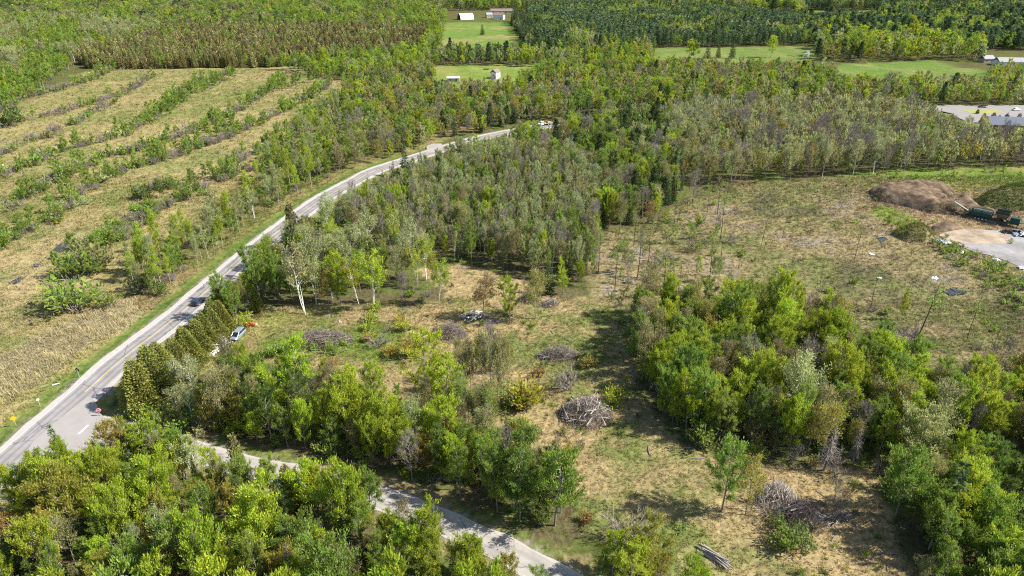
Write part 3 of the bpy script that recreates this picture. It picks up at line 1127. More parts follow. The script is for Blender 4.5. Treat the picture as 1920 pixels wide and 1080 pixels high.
def patch(name, label, px, z, mat, wig=1.0, seed=1, n=64):
    """irregular flat sheet on the ground"""
    g = GP(px)
    ring = []
    for a, b in zip(g, np.roll(g, -1, 0)):
        k = max(2, int(np.linalg.norm(b - a) / 1.5))
        k = min(k, 40)
        for t in np.linspace(0, 1, k, endpoint=False):
            ring.append(a + (b - a) * t)
    ring = np.array(ring)
    c = ring.mean(0)
    f = 1 + wig * (fbm(ring[:, 0], ring[:, 1], 4, seed, 3) - 0.5)[:, None] * 0.35
    ring = c + (ring - c) * f
    k = len(ring)
    v = np.c_[np.concatenate([ring, [c]]), np.full(k + 1, z)]
    if name.startswith(('water', 'puddle')):
        v[:, 2] = hfun(v[:, 0], v[:, 1]).mean() + 0.12
    me = mesh_np(name, v, np.array([[k, i, (i + 1) % k] for i in range(k)]), [mat])
    return tag(link(name, me), label, None, None, 'structure')


patch('driveway', 'gravel driveway mouth beside the main road bend', [(800, 273), (812, 269), (828, 269), (831, 276), (822, 284), (800, 286)], 0.018, plain('drive_gravel', (0.26, 0.24, 0.22), 1.0, 0, 0.2, 0.3, 0), 0.6)
SANDM = mound_mat_early('sandy_track', (0.19, 0.15, 0.11), (0.36, 0.29, 0.21), 0.16)
YARDM = mound_mat_early('yard_gravel', (0.16, 0.152, 0.148), (0.27, 0.26, 0.25), 0.1)
patch('gravel_yard', 'grey gravel yard at the right edge', YARD_PX, 0.02, YARDM, 0.6)
patch('sand_track', 'pale sandy strip of the yard with wheel marks', [(1755, 440), (1790, 427), (1850, 434), (1905, 442), (1880, 456), (1830, 458), (1790, 452)], 0.035, SANDM, 1.8, 4)
patch('parking_lot', 'pale paved lot beside the far road', LOT_PX, 0.03, plain('lot_asphalt', (0.215, 0.203, 0.195), 1.0, 0, 0.12, 0.2, 0.1), 0.05)
patch('lot_island', 'grassy island in the paved lot', [(1800, 206), (1850, 205.5), (1880, 208), (1875, 212), (1830, 213), (1812, 210)], 0.05, plain('island_grass', (0.24, 0.25, 0.09), 1, 0, 0.3, 0.3, 0), 0.2)


def water_mat():
    m, nt, N, L, b = new_mat('dark_water')
    b.inputs['Base Color'].default_value = (0.02, 0.022, 0.025, 1)
    b.inputs['Roughness'].default_value = 0.08
    nz = N.new('ShaderNodeTexNoise')
    nz.inputs['Scale'].default_value = 2.5
    bp = N.new('ShaderNodeBump')
    bp.inputs['Strength'].default_value = 0.15
    L.new(nz.outputs[0], bp.inputs['Height'])
    L.new(bp.outputs[0], b.inputs['Normal'])
    return m


WATER = water_mat()
for k, px in enumerate([[(98, 470), (112, 459), (130, 449), (136, 452), (128, 462), (110, 472)], [(160, 444), (172, 439), (192, 437), (185, 442), (168, 448)], [(56, 500), (68, 494), (78, 496), (70, 502)],
                        [(16, 532), (28, 525), (42, 519), (44, 524), (30, 533)], [(1766, 546), (1790, 540), (1818, 546), (1812, 554), (1780, 555)], [(1642, 446), (1658, 444), (1666, 450), (1652, 455)]]):
    patch('water', 'dark slip of standing water in the grass', px, 0.05, WATER, 1.3, k + 3)


# ---- earth mounds
def mound(name, label, cat, px, hgt, mat, seed, flat=0.5, rough=0.9, tilt=0.0):
    """heap over a ground outline: height rises from its edge"""
    g = GP(px)
    lo, hi = g.min(0) - 2, g.max(0) + 2
    st = max(0.7, (hi - lo).max() / 70)
    xs, ys = np.arange(lo[0], hi[0], st), np.arange(lo[1], hi[1], st)
    Xm, Ym = np.meshgrid(xs, ys)
    x, y = Xm.ravel(), Ym.ravel()
    ring = np.concatenate([g, g[:1]])
    d = seg_dist(x, y, ring) * np.where(in_poly(x, y, g), 1, -1)
    dm_ = d.max()
    z = hgt * np.clip(d / (dm_ * flat), 0, 1) ** 0.8
    z = z * (1 + tilt * (x - x.mean()) / (np.ptp(x) + 1)) + (fbm(x, y, 6, seed, 4) - 0.5) * rough * np.clip(d / 2, 0, 1.3) * 2
    z = np.where(d < 0, -0.8, z)
    a = np.arange(len(x)).reshape(Xm.shape)
    q = np.stack([a[:-1, :-1], a[:-1, 1:], a[1:, 1:], a[1:, :-1]], -1).reshape(-1, 4)
    keep = (d[q] > -1.6 * st).all(1)
    c = np.array([*g.mean(0), 0])
    o = link(name, mesh_np(name, np.stack([x, y, z], 1) - c, q[keep], [mat], smooth=True), None, c)
    return tag(o, label, cat), (x[d > 0.5], y[d > 0.5], z[d > 0.5])


SOIL = mound_mat('brown_soil', (0.06, 0.043, 0.03), (0.19, 0.14, 0.095), 0.3)
WEEDY = mound_mat('weedy_soil', (0.10, 0.095, 0.04), (0.22, 0.17, 0.10))
GREENMOUND = mound_mat('green_mound', (0.06, 0.075, 0.026), (0.17, 0.145, 0.075))
_, MND1 = mound('soil_mound', 'long flat-topped brown soil mound with tracks at the right', 'soil mound', [(1622, 362), (1645, 350), (1690, 345), (1750, 345), (1785, 352), (1800, 372), (1850, 395), (1900, 420), (1880, 424), (1800, 405), (1745, 402), (1690, 388), (1640, 378)], 4.0, SOIL, 3, 0.34, 1.5, -0.3)
_, MND2 = mound('soil_mound', 'small weed-covered dark mound at the edge of the yard', 'soil mound', [(1668, 440), (1690, 426), (1720, 424), (1745, 432), (1752, 446), (1735, 456), (1700, 455)], 3.2, WEEDY, 5, 0.8, 0.6)
_, MND3 = mound('soil_mound', 'tall green-sided mound with bare end at the right edge', 'soil mound', [(1812, 386), (1840, 372), (1885, 366), (1950, 368), (2000, 384), (1960, 398), (1900, 396), (1850, 393)], 7.5, GREENMOUND, 7, 0.8, 0.8)
_, MND4 = mound('soil_mound', 'low heap of loose brown soil in front of the sand', 'soil mound', [(1745, 425), (1770, 415), (1800, 420), (1810, 430), (1780, 434), (1750, 436)], 1.6, SOIL, 9, 0.8, 0.6)

# ------------------------------------------------------------------ brush piles and log stacks
PR = np.random.default_rng(77)
LOGPALE = plain('weathered_log', (0.33, 0.29, 0.255), 0.85, 0, 0.3, 1.0)
LOGGREY = plain('grey_log', (0.23, 0.19, 0.16), 0.9, 0, 0.35, 1.0)
LOGWHITE = plain('birch_log', (0.5, 0.47, 0.43), 0.75, 0, 0.5, 2.5)
STICK = plain('brush_sticks', (0.175, 0.145, 0.122), 0.9, 0, 0.3, 0.6)
STICKDARK = plain('dark_brush_sticks', (0.07, 0.06, 0.055), 0.9, 0, 0.3, 0.6)


def log_meshes(mat, n=5, r=0.11, bend=0.12):
    out = []
    for i in range(n):
        m = MB()
        k = 4
        x = np.linspace(-0.5, 0.5, k)
        pts = np.c_[x, PR.normal(0, bend / 2.2, k), PR.normal(0, bend / 2.2, k)]
        m.tube(pts, r * np.linspace(1, PR.uniform(0.4, 0.75), k), 6)
        out.append(m.mesh('log', mat, smooth=False))
    return out


def stick_mesh(n, fn, w, mat, ln=(0.8, 2.6)):
    m = MB()
    for _ in range(n):
        p, d = fn()
        l = PR.uniform(*ln)
        k = PR.normal(0, 0.08, 3) * l
        m.tube([p - d * l / 2, p + k, p + d * l / 2], [w, w * 0.8, w * 0.3], 3, cap=False)
    return m


def brush_pile(label, u, v, a, b, h, n_logs, n_sticks, mats, rz=0.0, loglen=(1.5, 4.0), logw=1.0, stickw=0.03, along=None):
    x, y = G(u, v)
    root = thing('brush_pile', label, 'brush pile', (x, y, h1(x, y)), rz, 'brush piles of the clearing')
    core = []

    def surf(kk=1.0):
        th = PR.uniform(0, 6.283)
        rr = math.sqrt(PR.random()) * kk
        lump = min(1.05, 0.75 + 0.3 * math.sin(3 * th + a) + 0.15 * PR.normal())
        z = 1.15 * h * max(0.05, (1 - rr ** 2.2)) * max(0.6, lump)
        return np.array([a * rr * math.cos(th), b * rr * math.sin(th), z]), th, rr

    def stick():
        p, th, rr = surf(1.05)
        az = PR.uniform(0, 6.283) if along is None else along + PR.normal(0, 0.5)
        el = PR.normal(0.08, 0.28)
        return p * np.array([1, 1, PR.uniform(0.3, 1.05)]), np.array([math.cos(az) * math.cos(el), math.sin(az) * math.cos(el), math.sin(el)])
    br = stick_mesh(int(n_sticks * 1.5), stick, stickw, mats[1]).build('brushwood', mats[1], root)
    br['kind'] = 'stuff'
    lms = log_meshes(mats[0])
    for i in range(n_logs):
        p, th, rr = surf(0.95)
        L_ = PR.uniform(*loglen)
        az = PR.uniform(0, 6.283) if along is None else along + PR.normal(0, 0.45 if loglen[0] < 3 else 0.12)
        el = PR.normal(0.0, 0.13)
        w = logw * PR.uniform(0.6, 1.3)
        o = link('log', lms[i % len(lms)], root, (p[0], p[1], p[2] * PR.uniform(0.7, 1.0) + 0.12), (PR.uniform(0, 6), -el, az), (L_, w, w))
    return root


brush_pile('widest grey brush pile, low and long, right of the parked van', 607, 640, 7.2, 3.6, 3.2, 50, 1100, (LOGGREY, STICK), 0, (1.8, 4.5), 0.9, 0.035)
brush_pile('round grey brush pile heaped like a nest in the clearing', 842, 628, 4.3, 3.0, 3.3, 22, 950, (LOGGREY, STICK), 0, (1.5, 3.2), 0.7, 0.03)
brush_pile('long sloping brush pile with bare limbs at its left end', 1046, 668, 5.0, 2.3, 2.9, 24, 800, (LOGGREY, STICK), 0.1, (1.5, 3.5), 0.7, 0.03)
brush_pile('biggest brush pile with crooked pale limbs in the open clearing', 1097, 778, 5.5, 4.4, 4.0, 60, 1300, (LOGPALE, STICK), 0.2, (2, 4.6), 0.9, 0.032)
brush_pile('fan-shaped brush pile of pale sticks in the lower clearing', 1458, 935, 3.6, 3.2, 3.4, 44, 600, (LOGPALE, STICK), 0, (1.6, 3.4), 0.75, 0.032, 1.2)
brush_pile('blackish brush pile right behind the fan-shaped one', 1503, 968, 4.0, 3.0, 3.0, 16, 900, (LOGPALE, STICKDARK), 0, (1.2, 2.8), 0.7, 0.03)
brush_pile('half-hidden brush pile behind the thin trees at the back of the clearing', 992, 562, 2.8, 1.8, 3.0, 12, 420, (LOGGREY, STICK), 0, (1.2, 2.6), 0.7, 0.035)
brush_pile('small tumbled brush pile below the lone dark spruce', 1030, 570, 2.4, 1.5, 1.7, 16, 260, (LOGPALE, STICK), 0.5, (1.2, 2.6), 0.8, 0.035)
brush_pile('low tangle of fallen limbs beside the blackish brush pile', 1570, 972, 3.4, 1.4, 1.0, 12, 160, (LOGGREY, STICK), 0.3, (1.6, 3.6), 0.8, 0.03, 0.2)


def log_stack(label, pa, pb, wid, hgt, n, mat, rad, jit=0.12, name='log_stack'):
    A, B = G(*pa), G(*pb)
    c, d = (A + B) / 2, B - A
    L_ = np.linalg.norm(d)
    az = math.atan2(d[1], d[0])
    root = thing(name, label, 'log pile', (c[0], c[1], h1(*c)), az)
    lms = log_meshes(mat, 6, rad, 0.03)
    per = max(3, int(wid / (rad * 2.2)))
    k, layer = 0, 0
    while k < n and layer < 12:
        for j in range(max(1, per - layer)):
            if k >= n:
                break
            yy = (j - (per - layer - 1) / 2) * rad * 2.15
            f = PR.uniform(0.75, 1.05)
            link('log', lms[k % 6], root, (PR.normal(0, 0.3), yy, rad + layer * rad * 1.75), (PR.uniform(0, 6), PR.normal(0, 0.02), PR.normal(0, jit) * 0.5), (L_ * f, PR.uniform(0.8, 1.2), PR.uniform(0.8, 1.2)))
            k += 1
        layer += 1
    return root


brush_pile('stack of white birch logs lying side by side between the cedar row and the van', 408, 653, 2.4, 2.0, 1.7, 44, 30, (LOGWHITE, STICK), 0.0, (3.4, 5.0), 1.1, 0.03, 1.07)
log_stack('heap of weathered pale logs at the bottom edge of the view', (1312, 1028), (1368, 1068), 1.9, 1.0, 20, LOGPALE, 0.14, 0.25)
brush_pile('loose heap of pale logs lying all one way under the rusty budding tree', 890, 594, 3.4, 1.9, 1.9, 34, 120, (LOGWHITE, STICK), 0.0, (2.0, 4.6), 1.0, 0.03, 0.5)
brush_pile('few pale logs scattered right of the rusty budding tree', 922, 602, 2.2, 1.1, 0.6, 13, 60, (LOGPALE, STICK), 0.0, (1.4, 3.0), 0.9, 0.03, 0.3)

# ------------------------------------------------------------------ vehicles
GLASS = plain('dark_car_glass', (0.015, 0.018, 0.022), 0.08, 0, 0.1, 1, 0.6)
TYRE = plain('tyre_rubber', (0.02, 0.02, 0.02), 0.9, 0, 0.2, 3)
RIM = plain('alloy_rim', (0.45, 0.45, 0.46), 0.4, 0.6, 0.1, 3)
LAMPW = plain('headlight_lens', (0.75, 0.75, 0.72), 0.2, 0, 0.05, 3)
LAMPR = plain('tail_light_lens', (0.35, 0.02, 0.02), 0.3, 0, 0.05, 3)
BLACKP = plain('black_plastic', (0.03, 0.03, 0.03), 0.6, 0, 0.2, 3)


def wheel(root, x, y, r, w, rim=RIM):
    m = MB()
    m.tube([[0, -w / 2, 0], [0, -w / 2 + 0.03, 0], [0, w / 2 - 0.03, 0], [0, w / 2, 0]], [r * 0.9, r, r, r * 0.9], 14)
    o = m.build('wheel', TYRE, root, (x, y, r))
    q = MB()
    q.tube([[0, -w / 2 - 0.015, 0], [0, w / 2 + 0.015, 0]], r * 0.6, 10)
    q.build('rim', rim, o)
    return o


def section(x, hw, zb, zt, cr=0.12):
    """rounded box section across the car at x"""
    c = min(cr, (zt - zb) * 0.4)
    return [[x, -hw + c, zb], [x, hw - c, zb], [x, hw, zb + c], [x, hw, zt - c], [x, hw - c, zt], [x, -hw + c, zt], [x, -hw, zt - c], [x, -hw, zb + c]]


def car(name, label, cat, x, y, head, paint, L=4.6, W=1.82, H=1.5, style='sedan', group=None, z=None):
    root = thing(name, label, cat, (x, y, h1(x, y) if z is None else z), head, group)
    hl, hw = L / 2, W / 2
    belt = 0.92 if style != 'van' else 1.02
    hood = 0.8 if style != 'van' else 0.95
    b = MB()
    b.loft([section(-hl, hw * 0.86, 0.38, belt - 0.14), section(-hl + 0.12, hw * 0.95, 0.26, belt - 0.02), section(-hl * 0.55, hw, 0.2, belt), section(0.1 * L, hw, 0.2, belt),
            section(0.24 * L, hw * 0.99, 0.2, belt - 0.02), section(0.40 * L, hw * 0.96, 0.22, hood), section(hl - 0.1, hw * 0.9, 0.3, hood - 0.14), section(hl, hw * 0.8, 0.36, hood - 0.26)])
    b.build('body', paint, root, smooth=False)
    f0 = {'sedan': (-0.40, -0.24, 0.08, 0.25), 'suv': (-0.485, -0.42, 0.06, 0.22), 'van': (-0.485, -0.44, 0.12, 0.33)}[style]
    x0, x1, x2, x3 = [f * L for f in f0]
    g = MB()
    g.loft([section(x0, hw * 0.86, belt - 0.05, belt + 0.02, 0.02), section(x1, hw * 0.80, belt - 0.05, H - 0.06, 0.08), section(x2, hw * 0.80, belt - 0.05, H - 0.06, 0.08), section(x3, hw * 0.88, belt - 0.05, belt + 0.02, 0.02)])
    g.build('windows', GLASS, root)
    r = MB()
    r.loft([section(x1 - 0.05, hw * 0.74, H - 0.10, H - 0.03, 0.03), section(x1 + 0.25, hw * 0.82, H - 0.09, H, 0.04), section(x2 - 0.2, hw * 0.82, H - 0.09, H, 0.04), section(x2 + 0.05, hw * 0.74, H - 0.10, H - 0.03, 0.03)])
    r.build('roof', paint, root)
    for s in (-1, 1):
        p = MB()
        for xa, xb, w in ((x0, x1, 0.05), (x3, x2, 0.045), ((x1 + x2) / 2 + 0.15, (x1 + x2) / 2 + 0.1, 0.05)):
            p.tube([[xa, s * hw * 0.87, belt], [xb, s * hw * 0.82, H - 0.06]], w, 4)
        p.build('pillar', paint, root)
        l = MB()
        l.box((hl - 0.1, s * hw * 0.62, hood - 0.26), (0.16, 0.36, 0.16))
        l.build('headlight', LAMPW, root)
        t = MB()
        t.box((-hl + 0.08, s * hw * 0.7, belt - 0.2), (0.14, 0.3, 0.2))
        t.build('tail_light', LAMPR, root)
        mm = MB()
        mm.box((x3 - 0.35, s * (hw + 0.09), belt + 0.06), (0.14, 0.2, 0.14))
        mm.build('mirror', paint, root)
        for fx in (0.31, -0.31):
            wheel(root, fx * L, s * (hw - 0.11), 0.33, 0.22)
    for xx, nm in ((hl - 0.02, 'bumper'), (-hl + 0.02, 'bumper')):
        m = MB()
        m.box((xx, 0, 0.42), (0.14, W * 0.84, 0.2))
        m.build(nm, BLACKP, root)
    return root


def gdir(pa, pb):
    d = G(*pb) - G(*pa)
    return math.atan2(d[1], d[0])


vx, vy = G(447, 631)
car('parked_van', 'silver minivan parked on the mown grass by the cedar row', 'van', vx, vy, gdir((456, 624), (440, 640)), plain('silver_paint', (0.24, 0.28, 0.34), 0.3, 0.3, 0.05, 2, 0.5), 5.0, 1.95, 1.75, 'van')
i_ = int(np.argmin(np.hypot(*(MAIN - G(362, 574)).T)))
t_ = unit(MAIN[i_ + 1] - MAIN[i_])
px_ = MAIN[i_] + np.array([t_[1], -t_[0]]) * 1.75
car('dark_car', 'dark blue car driving along the main road beside the cedars', 'car', px_[0], px_[1], math.atan2(t_[1], t_[0]), plain('dark_blue_paint', (0.03, 0.04, 0.065), 0.25, 0.2, 0.05, 2, 0.6), 4.6, 1.85, 1.5, 'suv', z=0.03)
cx_, cy_ = G(1842, 201.5)
car('dark_car', 'black car on the paved lot at the far right', 'car', cx_, cy_, math.pi, plain('black_paint', (0.02, 0.025, 0.025), 0.25, 0.2, 0.05, 2, 0.6), 5.0, 1.9, 1.6, 'suv', z=0.03)

for lb, u, v, hd, pc in (('white car parked on the lot at the right edge', 1905, 207, 0.1, (0.7, 0.7, 0.7)), ('red car parked beside the workshop roof', 1876, 227, 1.4, (0.4, 0.05, 0.03))):
    cx_, cy_ = G(u, v)
    car('parked_car', lb, 'car', cx_, cy_, hd, plain('paint_%d' % u, pc, 0.3, 0.1, 0.05, 2, 0.5), 4.6, 1.82, 1.5, 'sedan', z=0.03)

# white truck with a flat load bed on the bend
i_ = int(np.argmin(np.hypot(*(MAIN - G(1030, 236)).T)))
t_ = -unit(MAIN[i_ + 1] - MAIN[i_])
px_ = MAIN[i_] + np.array([t_[1], -t_[0]]) * 1.7
WHITE = plain('white_paint', (0.78, 0.78, 0.77), 0.35, 0, 0.06, 1)
tr = thing('flatbed_truck', 'white truck with a loaded flat bed coming round the road bend', 'truck', (px_[0], px_[1], 0.03), math.atan2(t_[1], t_[0]))
m = MB()
m.loft([section(1.6, 1.0, 0.5, 2.3), section(2.6, 1.0, 0.45, 2.35), section(3.1, 0.98, 0.45, 1.55), section(4.0, 0.92, 0.5, 1.35), section(4.15, 0.85, 0.55, 1.2)])
m.build('cab', WHITE, tr)
m = MB()
m.loft([section(2.55, 0.9, 1.5, 2.2, 0.05), section(3.2, 0.92, 1.45, 1.6, 0.03)])
m.box((2.1, 0, 1.9), (0.7, 2.03, 0.5))
m.build('window', GLASS, tr)
m = MB()
m.box((-1.6, 0, 1.0), (6.2, 2.2, 0.16))
m.box((1.4, 0, 1.5), (0.1, 2.1, 1.0))
m.build('flat_bed', plain('bed_planks', (0.30, 0.26, 0.2), 0.8, 0, 0.3, 1), tr)
m = MB()
m.box((-1.0, 0, 0.7), (8.0, 0.9, 0.3))
m.build('chassis', BLACKP, tr)
m = MB()
m.box((-2.4, 0.2, 1.45), (2.6, 1.4, 0.7), 0.1, top=0.8)
m.box((0.3, -0.2, 1.35), (1.2, 1.2, 0.5), 0.3)
m.build('load', plain('brown_load', (0.28, 0.2, 0.13), 0.9, 0, 0.4, 1), tr)
for xx in (3.2, -1.6, -3.0):
    for s in (-1, 1):
        wheel(tr, xx, s * 0.95, 0.48, 0.3)

# little orange tractor
ox, oy = G(470, 611)
tb = thing('lawn_tractor', 'small orange tractor with a front attachment on the mown grass', 'tractor', (ox, oy, h1(ox, oy)), 0.15)
ORANGE = plain('orange_paint', (0.45, 0.085, 0.03), 0.4, 0, 0.1, 3)
m = MB()
m.loft([section(0.2, 0.28, 0.5, 1.0, 0.06), section(0.7, 0.28, 0.5, 0.98, 0.06), section(1.05, 0.24, 0.5, 0.86, 0.06)])
m.box((-0.35, 0, 0.5), (1.0, 0.5, 0.2))
m.build('hood', ORANGE, tb)
for s in (-1, 1):
    m = MB()
    m.tube([[-0.9, s * 0.5, 0.7], [-0.55, s * 0.5, 0.98], [-0.1, s * 0.5, 0.75]], 0.12, 5)
    m.build('fender', ORANGE, tb)
m = MB()
m.box((-0.5, 0, 0.8), (0.42, 0.44, 0.1))
m.box((-0.72, 0, 1.05), (0.1, 0.44, 0.45))
m.build('seat', BLACKP, tb)
m = MB()
m.tube([[0.15, 0, 0.9], [-0.05, 0, 1.2]], 0.03, 5)
m.tube([[-0.06 + 0.0, 0.17 * math.cos(a_), 1.2 + 0.15 * math.sin(a_)] for a_ in np.linspace(0, 6.283, 11)], 0.02, 4)
m.build('steering_wheel', BLACKP, tb)
m = MB()
m.tube([[-0.8, -0.4, 0.7], [-0.85, -0.4, 1.75], [-0.85, 0.4, 1.75], [-0.8, 0.4, 0.7]], 0.04, 5)
m.build('roll_bar', BLACKP, tb)
m = MB()
m.box((1.5, 0, 0.3), (0.5, 1.2, 0.45), 0, 0.3)
m.tube([[0.8, -0.35, 0.5], [1.4, -0.35, 0.4]], 0.05, 5)
m.tube([[0.8, 0.35, 0.5], [1.4, 0.35, 0.4]], 0.05, 5)
m.build('front_bucket', plain('tan_bucket', (0.45, 0.27, 0.11), 0.6, 0, 0.15, 3), tb)
for s in (-1, 1):
    wheel(tb, -0.5, s * 0.5, 0.46, 0.26, ORANGE)
    wheel(tb, 0.75, s * 0.42, 0.28, 0.18, ORANGE)

# green screening machine in the yard
A_, B_ = G(1822, 408), G(1902, 425)
c_, d_ = (A_ + B_) / 2, B_ - A_
SG = plain('green_machine_paint', (0.012, 0.05, 0.037), 0.5, 0, 0.25, 0.6)
SGD = plain('dark_green_paint', (0.012, 0.04, 0.032), 0.6, 0, 0.25, 0.6)
sc = thing('screening_machine', 'dark green earth screening machine with long conveyors in the yard', 'machine', (c_[0], c_[1], 0.02), math.atan2(d_[1], d_[0]))
m = MB()
for s in (-1, 1):
    m.box((0, s * 0.9, 1.15), (15.5, 0.25, 0.4))
for xx in (-7, -3, 1, 5, 7.4):
    m.box((xx, 0, 1.15), (0.25, 1.8, 0.3))
m.build('chassis', SGD, sc)
m = MB()
m.tube([[-6.8, 0, 2.7], [-1.0, 0, 2.7]], 1.05, 18)
m.build('drum', plain('drum_mesh', (0.10, 0.13, 0.10), 0.7, 0.3, 0.3, 4), sc)
m = MB()
for s in (-1, 1):
    m.box((-3.9, s * 1.2, 2.0), (6.6, 0.1, 1.1))
    m.box((-3.9, s * 1.15, 3.75), (6.4, 0.14, 0.14))
    for xx in (-7.0, -4, -0.8):
        m.box((xx, s * 1.17, 2.6), (0.16, 0.16, 2.4))
m.box((-7.15, 0, 2.6), (0.12, 2.4, 2.3))
for xx in np.linspace(-6.8, -1.0, 7):
    m.box((xx, 0, 3.82), (0.12, 2.3, 0.08))
m.build('drum_housing', SG, sc)
m = MB()
m.loft([[[0.2, -1.6, 3.9], [4.2, -1.6, 3.9], [4.2, 1.6, 3.9], [0.2, 1.6, 3.9]], [[0.8, -0.6, 2.0], [3.8, -0.6, 2.0], [3.8, 0.6, 2.0], [0.8, 0.6, 2.0]]])
m.build('hopper', plain('hopper_rust', (0.16, 0.10, 0.07), 0.8, 0, 0.3, 1), sc)
m = MB()
for s in (-1, 1):
    m.box((2.2, s * 1.62, 4.3), (4.2, 0.1, 0.9))
    for xx in (0.2, 4.2):
        m.box((xx, s * 1.62, 2.8), (0.14, 0.14, 3.2))
m.box((2.2, 0, 4.8), (4.2, 0.14, 0.14))
m.build('hopper_frame', SGD, sc)
m = MB()
m.box((6.2, 0, 2.3), (3.0, 2.2, 1.9), top=0.94)
m.build('engine_box', SG, sc)
m = MB()
m.tube([[6.8, 0.6, 3.2], [6.8, 0.6, 4.0]], 0.1, 6)
m.build('exhaust', BLACKP, sc)
for xa, xb, zb_, y0 in ((-6.5, -13.2, 4.4, 0.0), (7.0, 13.0, 3.4, 0.2)):
    m = MB()
    for s in (-1, 1):
        m.tube([[xa, y0 + s * 0.5, 1.5], [xb, y0 + s * 0.5, zb_]], 0.12, 4)
    for f in np.linspace(0.05, 0.98, 9):
        m.box((xa + (xb - xa) * f, y0, 1.5 + (zb_ - 1.5) * f), (0.12, 1.0, 0.12))
    cv = m.build('conveyor', SG, sc)
    m = MB()
    m.add([[xa, y0 - 0.45, 1.66], [xa, y0 + 0.45, 1.66], [xb, y0 + 0.45, zb_ + 0.16], [xb, y0 - 0.45, zb_ + 0.16], [xa, y0 - 0.45, 1.6], [xa, y0 + 0.45, 1.6], [xb, y0 + 0.45, zb_ + 0.1], [xb, y0 - 0.45, zb_ + 0.1]],
          [[0, 1, 2, 3], [7, 6, 5, 4], [0, 3, 7, 4], [1, 5, 6, 2], [0, 4, 5, 1], [3, 2, 6, 7]])
    m.build('belt', plain('belt_rubber', (0.2, 0.22, 0.16), 0.8, 0, 0.2, 1), cv)
for xx in (-5.4, -4.3, -3.2, -2.1):
    for s in (-1, 1):
        wheel(sc, xx, s * 1.0, 0.5, 0.35, plain('white_rim', (0.6, 0.62, 0.62), 0.5, 0, 0.1, 3))
m = MB()
m.tube([[7.3, -0.8, 0], [7.3, -0.8, 1.1]], 0.1, 6)
m.tube([[7.3, 0.8, 0], [7.3, 0.8, 1.1]], 0.1, 6)
m.build('support_leg', SGD, sc)

# ------------------------------------------------------------------ signs
STEEL = plain('galvanised_steel', (0.42, 0.43, 0.44), 0.5, 0.5, 0.1, 3)
WOODPOST = plain('grey_post_wood', (0.36, 0.34, 0.30), 0.9, 0, 0.2, 2)


def plate(root, nm, n, r, z, mat, rot=0.0, th=0.02, y=0.0):
    m = MB()
    a = np.linspace(0, 2 * np.pi, n, endpoint=False) + rot
    m.prism([[r * math.cos(t), z + r * math.sin(t)] for t in a], y - th / 2, y + th / 2)
    return m.build(nm, mat, root)


def sign(name, label, u, v, face, pole, post=WOODPOST):
    x, y = G(u, v)
    r = thing(name, label, 'road sign', (x, y, h1(x, y)), face)      # the face looks along local -y
    m = MB()
    m.box((0, 0.07, pole / 2), (0.09, 0.09, pole))
    m.build('post', post, r)
    return r


REDP = plain('sign_red', (0.60, 0.02, 0.03), 0.45, 0, 0.05, 3)
st = sign('stop_sign', 'red octagonal stop sign at the mouth of the side road', 188, 780, 0.45, 2.3)
plate(st, 'white_border', 8, 0.50, 2.1, WHITE, math.pi / 8, 0.016, 0.008)
pl = plate(st, 'face', 8, 0.46, 2.1, REDP, math.pi / 8, 0.016, -0.004)
fc = bpy.data.curves.new('lettering', 'FONT')
fc.body = 'STOP'
fc.size = 0.36
fc.align_x, fc.align_y = 'CENTER', 'CENTER'
fc.extrude = 0.003
fc.materials.append(WHITE)
fo = bpy.data.objects.new('lettering_text', fc)
COL.objects.link(fo)
fme = bpy.data.meshes.new_from_object(fo.evaluated_get(bpy.context.evaluated_depsgraph_get()))
bpy.data.objects.remove(fo)
link('lettering', fme, pl, (0, -0.018, 2.1), (math.radians(90), 0, 0))
yl = sign('warning_sign', 'yellow diamond warning sign on the grass verge at the left edge', 29.5, 796, 0.5, 2.2)
plate(yl, 'face', 4, 0.62, 2.0, plain('sign_yellow', (0.75, 0.42, 0.01), 0.45, 0, 0.05, 3), 0, 0.02, 0)
wl = sign('direction_sign', 'small white sign on a post between the yellow sign and the dark one', 75, 760, 0.9, 2.0)
m = MB()
m.box((0, 0, 1.85), (0.5, 0.02, 0.4))
m.build('face', WHITE, wl)
bk = sign('warning_sign', 'diamond sign at the verge, seen from behind, back coloured dark as if in shadow', 149, 706, math.pi - 0.2, 2.1)
plate(bk, 'face', 4, 0.62, 1.95, plain('shaded_sign_back', (0.02, 0.02, 0.02), 0.6, 0, 0.1, 3), 0, 0.02, 0)  # shadow on the back of the sign put into its near-black colour
x, y = G(104, 718)
mp = thing('marker_post', 'short white marker post lying low in the verge grass', 'marker post', (x, y, h1(x, y)), 0.5)
m = MB()
m.tube([[-0.7, 0, 0.25], [0.7, 0, 0.35]], 0.12, 8)
m.build('pipe', WHITE, mp)
patch('concrete_pad', 'worn pale patch of gravel on the grass by the junction', [(208, 786), (226, 784), (231, 790), (222, 797), (206, 793)], 0.03, GRAVEL, 1.0, 6)

